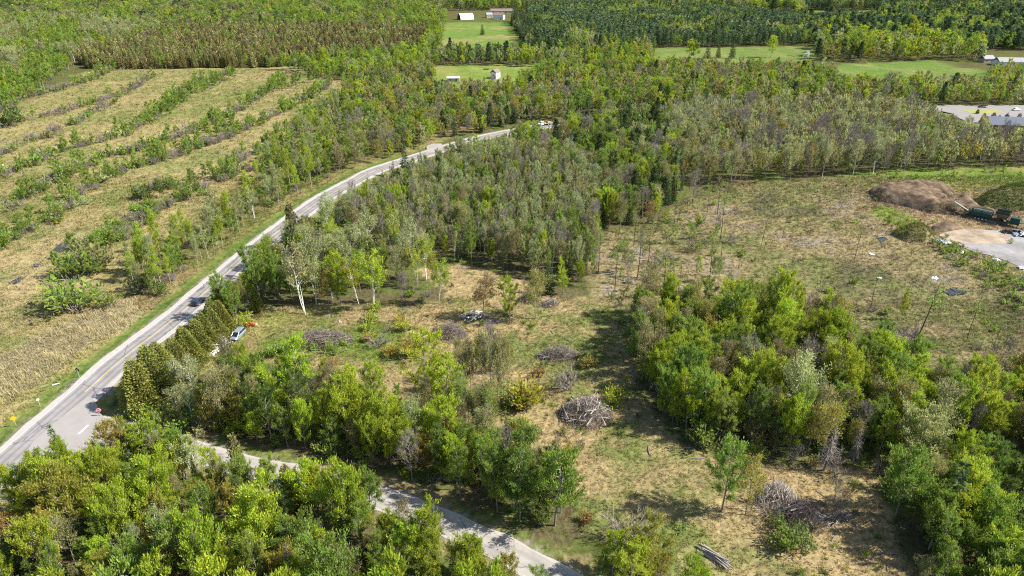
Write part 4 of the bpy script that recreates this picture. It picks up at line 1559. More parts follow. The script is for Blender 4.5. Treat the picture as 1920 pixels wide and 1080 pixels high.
# ------------------------------------------------------------------ buildings far off
WALLW = plain('white_siding', (0.70, 0.69, 0.66), 0.7, 0, 0.06, 0.4)
WALLB = plain('brown_brick_wall', (0.24, 0.15, 0.10), 0.85, 0, 0.15, 0.8)
WALLT = plain('tan_wall', (0.42, 0.34, 0.25), 0.85, 0, 0.1, 0.5)
ROOFG = plain('grey_shingles', (0.26, 0.26, 0.27), 0.85, 0, 0.15, 0.8)
ROOFB = plain('brown_shingles', (0.17, 0.13, 0.11), 0.85, 0, 0.15, 0.8)
ROOFS = plain('slate_blue_roof', (0.075, 0.09, 0.125), 0.7, 0, 0.1, 0.5)
ROOFP = plain('pale_metal_roof', (0.62, 0.62, 0.62), 0.5, 0.2, 0.06, 0.4)
PANE = plain('window_pane', (0.03, 0.035, 0.045), 0.1, 0, 0.1, 1, 0.6)


def house(name, label, u, v, w, d, h, rise, rz, wall, roof, ridge='x', wins=3, cat='house', chimney=False, xy=None, eave=0.35):
    x, y = G(u, v) if xy is None else xy
    r = thing(name, label, cat, (x, y, 0), rz)
    m = MB()
    m.box((0, 0, h / 2 - 0.2), (w, d, h + 0.4))
    if ridge == 'x':
        m.prism([[-d / 2, h], [d / 2, h], [0, h + rise - 0.12]], -w / 2, w / 2, 'x')
        m2 = [[-d / 2 - eave, h - 0.2], [0, h + rise], [d / 2 + eave, h - 0.2], [d / 2 + eave, h - 0.02], [0, h + rise + 0.2], [-d / 2 - eave, h - 0.02]]
        ax, ln = 'x', w / 2 + 0.3
    else:
        m.prism([[-w / 2, h], [w / 2, h], [0, h + rise - 0.12]], -d / 2, d / 2, 'y')
        m2 = [[-w / 2 - eave, h - 0.2], [0, h + rise], [w / 2 + eave, h - 0.2], [w / 2 + eave, h - 0.02], [0, h + rise + 0.2], [-w / 2 - eave, h - 0.02]]
        ax, ln = 'y', d / 2 + 0.3
    m.build('wall', wall, r)
    m = MB()
    m.prism(m2, -ln, ln, ax)
    rf = m.build('roof', roof, r)
    if chimney:
        m = MB()
        m.box((w * 0.2, 0.3, h + rise + 0.3), (0.8, 0.8, 1.6))
        m.build('chimney', WALLB, rf)
    for i in range(wins):
        xx = (i - (wins - 1) / 2) * w / max(1, wins)
        m = MB()
        m.box((xx, -d / 2 - 0.02, h * 0.55), (1.3, 0.1, 1.2))
        fr = m.build('window', WHITE, r)
        m = MB()
        m.box((xx, -d / 2 - 0.06, h * 0.55), (1.1, 0.08, 1.0))
        m.build('pane', PANE, fr)
    m = MB()
    m.box((w * 0.5 * 0.36 + 0.6, -d / 2 - 0.03, 1.05), (1.0, 0.1, 2.1))
    m.build('door', ROOFB if wall is not WALLB else WHITE, r)
    return r


x, y = G(868, 37)
qb = thing('quonset_barn', 'round-roofed barn with white roof and dark open end by the meadow', 'barn', (x + 3, y + 4, 0), 0.45)
m = MB()
a_ = np.linspace(0, np.pi, 15)
ring = lambda r_, x_: [[x_, r_ * math.cos(t), r_ * 1.1 * math.sin(t)] for t in a_]
v_, q_ = np.array(ring(6.6, -9) + ring(6.6, 9) + ring(6.4, -9) + ring(6.4, 9)), []
for i in range(14):
    q_ += [[i, 15 + i, 16 + i, i + 1], [30 + i, 31 + i, 46 + i, 45 + i], [i, i + 1, 31 + i, 30 + i], [15 + i, 45 + i, 46 + i, 16 + i]]
m.add(v_, q_)
m.build('roof', WHITE, qb, smooth=False)
for xx, mt in ((-8.6, plain('dark_barn_end', (0.10, 0.095, 0.11), 0.8, 0, 0.15, 0.5)), (8.6, WALLW)):
    m = MB()
    m.prism([[6.38 * math.cos(t), 7.0 * math.sin(t)] for t in a_], xx - 0.1, xx + 0.1, 'x')
    m.build('end_wall', mt, qb)
m = MB()
m.box((-8.78, 0, 2.2), (0.1, 4.2, 4.4))
m.build('door', BLACKP, qb)
house('farmhouse', 'white farmhouse with brown roof above the barn meadow', 936, 36, 13, 9, 5.0, 3, -0.25, WALLW, ROOFB, chimney=True)
house('farm_shed', 'tan outbuilding left of the white farmhouse', 917, 33, 8, 7, 4.0, 2, 0.3, WALLT, ROOFG, wins=2, cat='shed')
house('long_barn', 'long low brown-roofed building behind the farmhouse', 940, 25, 30, 9, 3.5, 2.5, 0.05, WALLT, ROOFB, wins=5, cat='farm building')
house('garden_shed', 'narrow white gabled shed on the lower meadow', 929, 146, 4.4, 7, 4.2, 2.0, -0.45, WALLW, ROOFB, ridge='y', wins=1, cat='shed')
house('low_shed', 'pale flat-looking roof of a low shed at the lower meadow edge', 850, 152, 8.5, 5.5, 2.6, 0.5, 0.05, WALLT, ROOFP, wins=2, cat='shed')
house('far_house', 'white house at the top edge, far left of the three', 355, 5, 14, 10, 5, 3, 0.2, WALLW, ROOFP)
house('far_house', 'white house at the top edge with grey roof', 418, 5, 12, 9, 5, 3, -0.1, WALLW, ROOFG)
house('far_house', 'white house with brown roof at the top edge above the plantation', 527, 8, 20, 11, 5.5, 4, 0.1, WALLW, ROOFB, chimney=True)
house('far_house', 'white house among trees beyond the highest lawn on the right', 1664, 16, 18, 10, 5, 3, 0.1, WALLW, ROOFP)
house('bungalow', 'grey-roofed long bungalow at the right edge by the lawn', 1893, 122, 22, 11, 3.2, 2.6, -0.1, WALLW, ROOFG, wins=5)
house('bungalow', 'small tan bungalow left of the grey-roofed one', 1848, 116, 9, 8, 3.0, 2.2, 0.1, WALLT, ROOFG, wins=2)
house('garage', 'small white garage half hidden by the tall lime trees', 1673, 101, 7, 6, 3, 1.6, 0.0, WALLW, ROOFP, wins=1, cat='garage')
bx, by = G(1850, 247)
house('workshop', 'brown building with slate-blue roof and white gable at the right edge', 0, 0, 40, 11, 4.2, 3.0, -0.14, WALLB, ROOFS, wins=8, cat='building', xy=(bx + 20.5, by + 1))
x, y = G(912, 131)
pt = thing('picnic_table', 'dark wooden picnic table at the back of the lower meadow', 'picnic table', (x, y, h1(x, y)), 0.1)
WOODD = plain('dark_wood', (0.07, 0.055, 0.045), 0.8, 0, 0.2, 1)
m = MB()
m.box((0, 0, 0.78), (4.0, 1.3, 0.12))
m.build('top', WOODD, pt)
for s in (-1, 1):
    m = MB()
    m.box((0, s * 1.1, 0.45), (4.0, 0.5, 0.1))
    m.build('bench', WOODD, pt)
    m = MB()
    m.box((s * 1.5, 0, 0.36), (0.15, 2.2, 0.72), top=0.7)
    m.build('leg', WOODD, pt)

# ------------------------------------------------------------------ yard junk
x, y = G(1896, 436)
tp = thing('tyre_pile', 'heap of black tyres on the gravel yard', 'tyre pile', (x, y, 0.03))
m = MB()
m.tube([[0.3 * math.cos(t), 0.3 * math.sin(t), 0] for t in np.linspace(0, 6.283, 13)], 0.13, 6, cap=False)
tm = m.mesh('tyre', TYRE, True)
for i in range(44):
    a = PR.uniform(0, 6.283)
    r_ = math.sqrt(PR.random())
    link('tyre', tm, tp, (3.6 * r_ * math.cos(a), 1.8 * r_ * math.sin(a), 0.14 + 1.1 * (1 - r_) * PR.random()), (PR.normal(0, 0.5), PR.normal(0, 0.5), 0), (1.1, 1.1, 1.1))
BOARDW = plain('white_scrap', (0.72, 0.73, 0.74), 0.6, 0, 0.12, 1)
BOARDB = plain('blue_scrap', (0.25, 0.33, 0.42), 0.6, 0, 0.15, 1)
for nm, lb, u, v, a, b, n, mats in (('scrap_pile', 'heap of white and bluish boards at the yard corner', 1772, 455, 3.4, 1.6, 22, (BOARDW, BOARDB, LOGGREY)), ('scrap_pile', 'white and blue scrap heap at the right edge of the yard', 1912, 442, 3.0, 1.4, 18, (BOARDW, BOARDB, BLACKP)),
                                   ('scrap_pile', 'stones and boards on the sandy edge of the yard', 1795, 460, 3.0, 1.2, 14, (LOGPALE, LOGGREY, SAND))):
    x, y = G(u, v)
    r = thing(nm, lb, 'scrap pile', (x, y, h1(x, y)), -0.5)
    for i in range(n):
        m = MB()
        m.box((0, 0, 0), (PR.uniform(0.5, 2.4), PR.uniform(0.3, 0.9), PR.uniform(0.05, 0.3)))
        o = m.build('board', mats[i % 3], r)
        o.location = (PR.normal(0, a / 2), PR.normal(0, b / 2), PR.uniform(0.1, 0.8))
        o.rotation_euler = (PR.normal(0, 0.3), PR.normal(0, 0.3), PR.uniform(0, 3))


def crumple(name, label, u, v, s, mat, zz=0.0, cat='plastic sheet', flat=0.5):
    x, y = G(u, v)
    k = 7
    g = np.linspace(-1, 1, k)
    Xc, Yc = np.meshgrid(g, g)
    Z = PR.uniform(0, 1, Xc.shape) * flat * (1.2 - 0.8 * np.hypot(Xc, Yc).clip(0, 1.4)) + 0.05
    a = np.arange(k * k).reshape(k, k)
    q = np.stack([a[:-1, :-1], a[:-1, 1:], a[1:, 1:], a[1:, :-1]], -1).reshape(-1, 4)
    rr = 1 / np.maximum(1, np.hypot(Xc, Yc)) ** 0.5 * PR.uniform(0.8, 1.1, Xc.shape)
    vv_ = np.stack([Xc * rr, Yc * rr * 0.7, Z], -1).reshape(-1, 3) * s
    o = link(name, mesh_np(name, np.concatenate([vv_, vv_ - [0, 0, 0.04]]), np.concatenate([q, q[:, ::-1] + k * k]), [mat]), None, (x, y, h1(x, y) + zz), (0, 0, PR.uniform(0, 6)))
    return tag(o, label, cat)


crumple('plastic_sheet', 'crumpled white sheet on the weedy bank of the yard', 1801, 474, 1.5, BOARDW, 0.2)
crumple('plastic_sheet', 'flat white sheet in weeds at the right edge below the yard', 1914, 503, 1.2, BOARDW, 0.2)
crumple('plastic_sheet', 'long white sheet near the lower tip of the weedy bank', 1868, 487, 1.1, BOARDW, 0.2)
crumple('plastic_sheet', 'white scrap lying in the cleared field left of the yard weeds', 1635, 478, 0.9, BOARDW, 0.1)
crumple('plastic_sheet', 'white scrap beside the thin tree nearest the weedy mound', 1778, 482, 0.9, BOARDW, 0.1)
crumple('boulder', 'pale boulder on the mown grass above the orange tractor', 468, 590, 0.9, LOGPALE, 0.0, 'boulder', 0.9)
crumple('boulder', 'pale stone beside the brush at the left of the widest pile', 637, 605, 0.8, LOGPALE, 0.0, 'boulder', 0.8)
for lb, u, v, vt, s in (('white scrap caught on the left thin tree of the cleared field', 1633, 577, 521, 0.65), ('white sheet caught in the top of the tallest thin tree of the cleared field', 1700, 690, 519, 0.85)):
    zz = height_at(u, v, vt)
    o = crumple('plastic_sheet', lb, u, v, s, BOARDW, zz)
    lean_ = {1700: 0.0, 1633: 0.0}[u]
    o.location.x += lean_ * zz
# ------------------------------------------------------------------ where the trees stand
TINT = {
    'lime': ((0.285, 0.345, 0.036), 'bright yellow-green'), 'gold': ((0.265, 0.245, 0.05), 'golden-olive'), 'green': ((0.19, 0.26, 0.048), 'fresh green'),
    'deep': ((0.12, 0.17, 0.042), 'deep green'), 'pale': ((0.285, 0.305, 0.13), 'pale grey-green'), 'olive': ((0.245, 0.235, 0.088), 'olive-brown'),
    'rust': ((0.27, 0.18, 0.065), 'rusty orange'), 'cedar': ((0.195, 0.205, 0.05), 'olive-green'), 'brown': ((0.19, 0.17, 0.07), 'brownish olive'),
    'dark': ((0.065, 0.095, 0.038), 'dark green'), 'pine': ((0.105, 0.15, 0.07), 'blue-green'), 'grey': ((0.22, 0.21, 0.11), 'grey'),
    'white': ((0.6, 0.57, 0.5), 'white-blossomed'), 'yellow': ((0.32, 0.255, 0.04), 'yellow-orange'), 'mauve': ((0.15, 0.11, 0.10), 'purplish grey'),
}
RNG = np.random.default_rng(20)
REC = []      # kind, x, y, height, width factor, tint, place key, lean x, lean y


def plant(kind, x, y, h, rs, tint, place, lx=0.0, ly=0.0, note=None):
    REC.append((kind, float(x), float(y), float(h), float(rs), tint, place, float(lx), float(ly), note))


def parse(mix):
    out = []
    for w in mix.split():
        k, t, p, hh = w.split(':')
        a, b = hh.split('-')
        out.append((k, t, float(p), float(a), float(b)))
    return out


DONE = []


def grove(place, poly, s, mix, rs=(0.66, 1.0), keep=1.0, main_gap=8.0, clump=0.0, done=True, side_gap=5.5, patch=0.4):
    """trees over a ground area outlined in the photograph, none where an earlier grove or a road lies"""
    g = GP(poly)
    lo, hi = g.min(0), g.max(0)
    xs, ys = np.arange(lo[0], hi[0], s), np.arange(lo[1], hi[1], s)
    if not len(xs) or not len(ys):
        return
    Xg, Yg = np.meshgrid(xs, ys)
    x = Xg.ravel() + RNG.uniform(-0.46, 0.46, Xg.size) * s
    y = Yg.ravel() + RNG.uniform(-0.46, 0.46, Xg.size) * s
    u, v = P(x, y)
    m = in_poly(u, v, poly)
    for d in DONE:
        m &= ~in_poly(u, v, d)
    x, y, u, v = x[m], y[m], u[m], v[m]
    k = (dmain(x, y) > main_gap) & (dside(x, y) > side_gap) & (RNG.random(len(x)) < keep)
    if clump:
        k &= fbm(x, y, 14, 66, 3) > clump
    x, y = x[k], y[k]
    mx = parse(mix)
    p = np.array([q[2] for q in mx])
    # neighbours tend to be of a kind: choose with a patchy noise and some chance
    t = np.clip(0.5 + (fbm(x, y, 13 if patch < 0.5 else 34, 81, 3) - 0.5) * 2.6, 0, 0.999) * patch + RNG.random(len(x)) * (1 - patch)
    order = np.argsort(np.argsort(t)) / max(1, len(t))
    ci = np.minimum(np.searchsorted(np.cumsum(p / p.sum()), order, side='right'), len(mx) - 1)
    for a, b, i in zip(x, y, ci):
        q = mx[i]
        plant(q[0], a, b, RNG.uniform(q[3], q[4]) * float(np.clip(RNG.normal(1, 0.14), 0.65, 1.4)), RNG.uniform(*rs), q[1], place)
    if done:
        DONE.append(poly)


def row(place, px, s, width, mix, keep=1.0, lo=0.0, hi=1.0):
    g = smooth_line(GP(px), 1.0)
    n0, n1 = int(len(g) * lo), int(len(g) * hi)
    mx = parse(mix)
    p = np.array([q[2] for q in mx])
    p = p / p.sum()
    d = 0.0
    for a in range(max(1, n0), n1):
        d += np.linalg.norm(g[a] - g[a - 1])
        if d < s:
            continue
        d = RNG.uniform(-0.3, 0.3) * s
        if RNG.random() > keep or fbm(g[a][0], g[a][1], 16, 12, 2) < 0.16:
            continue
        q = mx[RNG.choice(len(mx), p=p)]
        plant(q[0], g[a][0] + RNG.normal(0, width), g[a][1] + RNG.normal(0, width), RNG.uniform(q[3], q[4]), RNG.uniform(0.8, 1.25), q[1], place)


def one(kind, tint, u, v, top, rs=1.0, place='clearing', lx=0.0, ly=0.0, note=None):
    x, y = G(u, v)
    plant(kind, x, y, height_at(u, v, top), rs, tint, place, lx, ly, note)


PLACES = {
    'fg': 'in the woods below the side road', 'belt': 'between the side road and the clearing', 'cedars': 'in the cedar row beside the main road',
    'grove': 'in the roadside grove', 'birches': 'in the birch grove', 'mid': 'in the woods behind the clearing',
    'midgrey': 'in the greyish woods', 'north': 'in the woods beyond the road bend', 'poplars': 'on the field side of the road',
    'rows': 'in a tall clump of the marsh field', 'row0': 'on the topmost field row', 'row1': 'on the second field row', 'row2': 'on the short third field row', 'row3': 'on the fourth field row', 'row4': 'on the long fifth field row', 'row5': 'on the long sixth field row', 'row6': 'on the seventh field row', 'row7': 'on the eighth field row', 'row8': 'on the field row by the water', 'upleft': 'in the woods beyond the field', 'plantation': 'in the cedar plantation',
    'barn': 'around the barn meadow', 'pines': 'in the dark pine plantation', 'upright': 'around the far lawns on the right', 'clump': 'in the clump right of the clearing',
    'lowright': 'in the lower right woods', 'lowmid': 'beside the side road at the bottom edge', 'clearing': 'standing alone in the clearing', 'rfield': 'in the cleared field on the right',
    'yard': 'beside the gravel yard', 'field': 'in the marsh field left of the road', 'lot': 'beside the paved lot', 'far': 'on the far wooded skyline', 'verge': 'at the edge of the main road',
}

# --- named single trees first
for u, v, t, r in [(273, 764, 672, 1.15), (300, 750, 650, 1.1), (318, 738, 640, 1.1), (292, 735, 648, 0.9), (352, 672, 610, 1.1), (334, 700, 632, 1.05), (378, 664, 596, 1.1), (392, 655, 585, 1.0), (406, 640, 574, 1.05), (420, 627, 560, 1.0),
                   (362, 690, 612, 1.1), (345, 715, 640, 0.95), (388, 640, 582, 0.8), (402, 615, 556, 0.9), (418, 600, 535, 0.9)]:
    one('cedar', 'cedar', u, v, t, r * 1.22, 'cedars')
one('birch', 'pale', 572, 588, 455, 1.0, 'birches', -0.04, note='leaning twin-stemmed white birch at the front edge of the birch grove')
one('birch', 'lime', 702, 582, 470, 1.0, 'birches', -0.12, note='white birch with a crooked leaning trunk at the right end of the birch grove')
one('birch', 'pale', 690, 480, 390, 1.0, 'birches', 0, note='white-limbed birch standing above the dark gap behind the clearing')
one('birch', 'pale', 800, 492, 430, 0.8, 'birches', -0.05, note='small forked white birch at the back edge of the clearing')
one('budding', 'rust', 905, 598, 514, 1.15, 'clearing', note='rusty budding tree rising out of the pale log pile')
one('aspen', 'lime', 956, 602, 514, 1.0, 'clearing', note='light green round-crowned tree just right of the pale log pile')
one('budding', 'gold', 1004, 597, 507, 1.15, 'clearing', note='golden slim tree with bare trunk in the middle of the clearing')
one('slender', 'olive', 980, 578, 515, 0.5, 'clearing', note='bare pole of a tree in front of the half-hidden brush pile')
one('spruce', 'dark', 1030, 550, 492, 1.0, 'clearing', note='lone dark spruce at the back of the clearing')
one('aspen', 'lime', 1055, 552, 505, 1.1, 'clearing', note='small lime tree right of the lone dark spruce')
one('aspen', 'green', 1352, 962, 822, 1.0, 'clearing', note='tall green tree standing left of the pair in the lower clearing')
one('budding', 'gold', 1397, 966, 858, 0.9, 'clearing', note='golden smaller tree right beside the tall green one in the lower clearing')
one('aspen', 'lime', 802, 770, 622, 1.05, 'belt', note='bright lime tree with its top just below the round brush pile')
one('aspen', 'lime', 836, 790, 668, 1.15, 'belt', note='broad lime tree in front of the bright one below the round brush pile')
one('aspen', 'green', 1040, 985, 835, 1.25, 'belt', note='big green tree at the corner of belt and side road')
one('aspen', 'green', 968, 960, 800, 1.1, 'belt')
for u, v, t, tn in [(858, 716, 636, 'olive'), (884, 738, 640, 'olive'), (905, 735, 630, 'gold'), (921, 745, 612, 'brown'), (932, 752, 640, 'olive'), (945, 765, 640, 'olive'), (876, 742, 662, 'olive'), (955, 702, 640, 'gold')]:
    one('budding' if tn != 'brown' else 'bare', tn, u, v, t, 0.62, 'belt')
for u, v, t, tn in [(900, 822, 730, 'olive'), (915, 828, 735, 'green'), (922, 818, 720, 'gold'), (880, 808, 728, 'olive'), (866, 812, 700, 'green')]:
    one('budding', tn, u, v, t, 0.7, 'belt')
# thin trees left standing in the cleared right-hand field
for u, v, t, lx in [(1427, 462, 405, 0.05), (1467, 444, 398, 0.02), (1602, 487, 418, 0.06), (1350, 452, 362, 0.02), (1298, 385, 330, 0), (1326, 396, 340, 0), (1345, 400, 330, 0), (1362, 372, 310, 0), (1633, 577, 505, 0.02), (1538, 530, 470, 0.03),
                    (1453, 520, 468, 0.02), (1700, 690, 520, 0.08), (1680, 692, 632, 0.06), (1812, 640, 560, 0.07), (1300, 545, 490, 0.0), (1270, 560, 480, 0), (1240, 590, 470, 0), (1330, 530, 450, 0), (1195, 520, 420, 0), (1215, 500, 415, 0.03), (1122, 510, 425, 0), (1862, 650, 600, 0), (1878, 660, 612, 0)]:
    one('slender', 'olive' if (u + v) % 2 else 'green', u, v, t, 0.85, 'rfield', lx * 0.2, note='tallest thin tree, holding a white scrap in the cleared field' if u == 1700 else None)
one('aspen', 'lime', 1690, 600, 542, 0.6, 'rfield', note='narrow lime sapling between the two thin trees in the cleared field')
one('aspen', 'lime', 1668, 705, 628, 0.95, 'clump', note='brightest yellow-green tree at the right end of the big clump')
one('bare', 'rust', 1298, 380, 318, 0.9, 'rfield', note='rusty brown tree standing at the far edge of the cleared field')
for u, v, t in [(1480, 800, 660), (1905, 735, 690)]:
    one('birch', 'pale', u, v, t, 0.9, 'clump')
one('birch', 'pale', 1862, 770, 715, 1.1, 'clump', note='white-limbed bare-looking birch at the right edge of the big clump')
one('snag', 'grey', 1545, 880, 775, 1.1, 'clump', note='grey dead conifer at the front of the big clump')
one('snag', 'grey', 1600, 870, 790, 0.9, 'clump')
one('redsnag', 'brown', 1818, 1010, 900, 1.3, 'lowright', note='reddish-brown dead conifer in the lower right woods')
one('spruce', 'dark', 1760, 1010, 860, 1.0, 'lowright', note='tall dark spruce left of the reddish dead conifer')
one('maple', 'pale', 1712, 880, 775, 1.25, 'clump', note='pale grey-green spreading tree below the big clump')
one('bare', 'grey', 1893, 925, 860, 0.8, 'lowright', 0.1, note='dark forked bare tree at the right edge')
for u, v, t in [(1478, 1012, 985), (1500, 1022, 998), (1455, 985, 968)]:
    one('shrub', 'deep', u, v, t, 1.2, 'clearing')
one('spruce', 'dark', 127, 880, 790, 0.8, 'fg', note='pointed spruce poking up beside the junction')
one('spruce', 'dark', 215, 905, 830, 0.9, 'fg')
one('spruce', 'dark', 260, 915, 835, 1.0, 'fg')
one('pine', 'brown', 455, 915, 815, 0.75, 'fg', note='sparse brownish pine rising in front of the side road')
one('slender', 'green', 408, 920, 835, 0.8, 'fg', note='thin green-tufted tree in front of the side road')
one('slender', 'olive', 425, 925, 850, 0.5, 'fg')
for u, v, t in [(250, 1110, 1010), (560, 1130, 1010), (330, 1010, 930), (20, 1000, 880)]:
    one('snag', 'grey', u, v, t, 1.2, 'fg')
one('maple', 'gold', 150, 1000, 880, 1.2, 'fg', note='widest golden maple in the lower left woods')
one('maple', 'lime', 300, 985, 858, 0.9, 'fg')
one('maple', 'lime', 100, 1085, 970, 0.7, 'fg')
one('maple', 'lime', 650, 1010, 865, 0.8, 'fg', note='tall lime maple whose top reaches over the side road')
one('maple', 'lime', 500, 1060, 920, 1.0, 'fg')
one('aspen', 'green', 1012, 1120, 1062, 1.3, 'lowmid')
one('maple', 'gold', 945, 1118, 1040, 0.8, 'lowmid')
for k_, tn_, u_, v_, t_ in [('aspen', 'lime', 252, 872, 808), ('maple', 'lime', 292, 880, 796), ('aspen', 'green', 325, 890, 812), ('maple', 'gold', 350, 896, 826), ('birch', 'pale', 368, 905, 822), ('aspen', 'green', 272, 878, 805), ('budding', 'olive', 310, 886, 810), ('maple', 'lime', 345, 890, 815)]:
    one(k_, tn_, u_, v_, t_, 1.1, 'fg')
for k_, tn_, u_, v_, t_ in [('aspen', 'lime', 1148, 1078, 988), ('aspen', 'gold', 1212, 1090, 972), ('maple', 'lime', 1180, 1112, 1020), ('maple', 'gold', 1238, 1082, 1035), ('aspen', 'green', 1128, 1090, 1040), ('maple', 'lime', 1290, 1120, 1050)]:
    one(k_, tn_, u_, v_, t_, 1.0, 'lowmid')
for k_, tn_, u_, v_, t_ in [('aspen', 'green', 964, 266, 232), ('budding', 'pale', 975, 265, 228), ('aspen', 'lime', 990, 263, 226), ('aspen', 'green', 1004, 262, 224), ('spruce', 'dark', 982, 264, 226), ('budding', 'olive', 1000, 265, 230), ('aspen', 'pale', 880, 290, 254), ('aspen', 'green', 862, 294, 256), ('aspen', 'lime', 895, 284, 252), ('aspen', 'green', 1050, 262, 224), ('aspen', 'lime', 985, 282, 228), ('aspen', 'green', 1002, 280, 236), ('budding', 'pale', 870, 305, 262), ('aspen', 'green', 845, 306, 268), ('spruce', 'dark', 760, 330, 268), ('aspen', 'green', 968, 285, 236), ('budding', 'olive', 858, 304, 258)]:
    one(k_, tn_, u_, v_, t_, 1.1, 'mid')
# far singles
one('spruce', 'dark', 905, 66, 46, 1.6, 'barn', note='lone dark spruce in the middle of the barn meadow')
one('bare', 'grey', 898, 86, 74, 0.8, 'barn')
for u, v, t, k, tn in [(1292, 112, 72, 'aspen', 'lime'), (1326, 110, 78, 'spruce', 'dark'), (1346, 109, 82, 'spruce', 'dark'), (1372, 110, 76, 'spruce', 'dark'), (1445, 108, 64, 'aspen', 'lime'), (1302, 112, 75, 'aspen', 'green'),
                       (1658, 92, 76, 'maple', 'white'), (1834, 100, 86, 'maple', 'white'), (1836, 112, 92, 'maple', 'white'), (1512, 112, 96, 'maple', 'white')]:
    one(k, tn, u, v, t, 1.3, 'upright')
one('spruce', 'dark', 738, 345, 301, 0.7, 'verge', note='pointed little spruce beside the main road bend')
one('spruce', 'dark', 790, 308, 280, 0.9, 'verge')
for u, v, t, tn in [(1842, 231, 211, 'rust'), (1861, 224, 210, 'mauve'), (1872, 225, 215, 'mauve'), (1886, 225, 211, 'mauve'), (1909, 226, 212, 'mauve'), (1895, 227, 219, 'mauve'), (1832, 213, 204, 'dark')]:
    one('cedar', tn, u, v, t, 1.3, 'lot')
# shrubs in the clearing
for u, v, t, tn in [(750, 608, 594, 'yellow'), (735, 664, 645, 'yellow'), (772, 668, 640, 'yellow'), (698, 604, 588, 'lime'), (1012, 706, 690, 'rust'), (1105, 686, 667, 'yellow'), (975, 770, 735, 'lime'), (990, 768, 728, 'yellow'), (962, 762, 740, 'lime'),
                    (1072, 858, 838, 'yellow'), (975, 812, 793, 'lime'), (1056, 812, 800, 'olive'), (995, 755, 732, 'rust'), (1158, 745, 725, 'lime'), (1100, 980, 965, 'rust'), (705, 585, 570, 'lime'), (758, 622, 606, 'lime'), (690, 640, 625, 'yellow'),
                    (455, 612, 590, 'lime'), (440, 622, 600, 'gold'), (690, 620, 606, 'lime'), (560, 655, 636, 'green'), (540, 664, 644, 'green'), (590, 657, 647, 'green'), (520, 668, 650, 'green'), (500, 670, 652, 'green'), (645, 650, 640, 'green'), (625, 662, 645, 'green'),
                    (1150, 760, 735, 'lime'), (1470, 1030, 1002, 'green'), (1020, 690, 680, 'deep'), (290, 795, 770, 'lime'), (315, 800, 772, 'green'), (355, 800, 770, 'green'), (265, 778, 757, 'green')]:
    one('shrub', tn, u, v, t, 1.15, 'clearing')
for u, v, t in [(1700, 645, 615), (1760, 790, 770), (1300, 470, 450), (1372, 455, 440), (1240, 490, 470), (1440, 960, 930), (1180, 1015, 975), (710, 650, 630), (1065, 730, 700)]:
    one('bareshrub', 'mauve', u, v, t, 1.2, 'clearing')
for u, v, t in [(1560, 965, 900), (1575, 962, 915), (1870, 700, 640), (1850, 690, 645)]:
    one('bare', 'grey', u, v, t, 0.7, 'clearing')

# --- groves
grove('grove', [(425, 618), (450, 604), (476, 590), (520, 578), (552, 570), (556, 520), (566, 480), (600, 450), (560, 440), (400, 560)], 3.7,
      'aspen:green:4:10-14 aspen:deep:2.4:10-13 pine:brown:1:9-12 cedar:cedar:1.2:8-11 aspen:lime:1.6:9-12 budding:gold:1:9-12 birch:pale:1:10-13', main_gap=12)
grove('birches', [(556, 580), (700, 576), (832, 574), (836, 550), (790, 505), (700, 482), (690, 455), (640, 450), (600, 455), (566, 480)], 4.1,
      'birch:pale:3:13-18 birch:lime:2.4:11-16 aspen:lime:2.4:10-14 aspen:green:2.4:10-15 budding:gold:1.4:10-14 budding:pale:1.4:10-14 bare:grey:1:9-13 bareshrub:mauve:1:1.5-2.5 shrub:green:1:1.5-3', keep=0.85, rs=(0.6, 0.95))
grove('belt', [(330, 805), (370, 820), (430, 848), (560, 862), (650, 880), (760, 920), (860, 962), (960, 990), (1050, 985), (1075, 950), (1050, 905), (1000, 870), (930, 850), (880, 830), (860, 790), (760, 800), (700, 790), (620, 760), (560, 735), (430, 740), (360, 755), (340, 775)], 3.7,
      'aspen:green:2.6:11-15 aspen:deep:1.4:11-15 maple:lime:3:9-13 aspen:lime:2.4:11-15 maple:gold:1:8-12 budding:olive:1.8:10-14 bare:grey:0.8:9-12 budding:brown:0.8:9-12 spruce:dark:0.5:9-13 birch:pale:1:11-14', main_gap=9, rs=(0.6, 0.95), done=False)
grove('belt', [(238, 795), (300, 795), (370, 822), (430, 850), (560, 864), (650, 882), (760, 922), (860, 964), (960, 992), (1050, 985), (1050, 905), (930, 850), (860, 790), (760, 800), (560, 735), (430, 740), (330, 745), (270, 775)], 3.2, 'shrub:green:3:1.5-3.5 shrub:lime:2:1.5-3.2 bareshrub:mauve:1:1.5-3 shrub:olive:1:1.5-3', main_gap=9, rs=(0.9, 1.3), keep=0.7)
grove('belt', [(412, 748), (446, 720), (480, 703), (540, 702), (600, 704), (640, 715), (640, 780), (560, 735), (430, 740), (380, 745)], 3.8,
      'shrub:green:2:2-4 aspen:green:2:6-9 maple:lime:3:6-9 aspen:lime:1:6-9 budding:rust:0.5:6-8 maple:gold:0.6:5-7', keep=0.85)
grove('fg', [(-700, 1100), (-200, 1030), (-60, 985), (20, 938), (60, 925), (130, 905), (200, 890), (250, 864), (300, 868), (350, 884), (395, 925), (520, 932), (600, 944), (680, 966), (760, 1002), (850, 1058), (900, 1092), (1000, 1170), (1150, 1320), (1150, 1700), (-1200, 1700)], 3.8,
      'maple:lime:4.4:8-12 maple:gold:1.3:8-11.5 maple:green:1.6:8-12 aspen:green:1.8:8-12 aspen:lime:1.2:8-12 budding:olive:1.0:8-11 cedar:brown:0.8:7-10 spruce:dark:1:8-12 snag:grey:0.3:7-10 birch:pale:0.8:9-12 budding:rust:0.25:7-10 aspen:deep:1:8-10', rs=(0.65, 1.05), main_gap=8.5, side_gap=4.6)
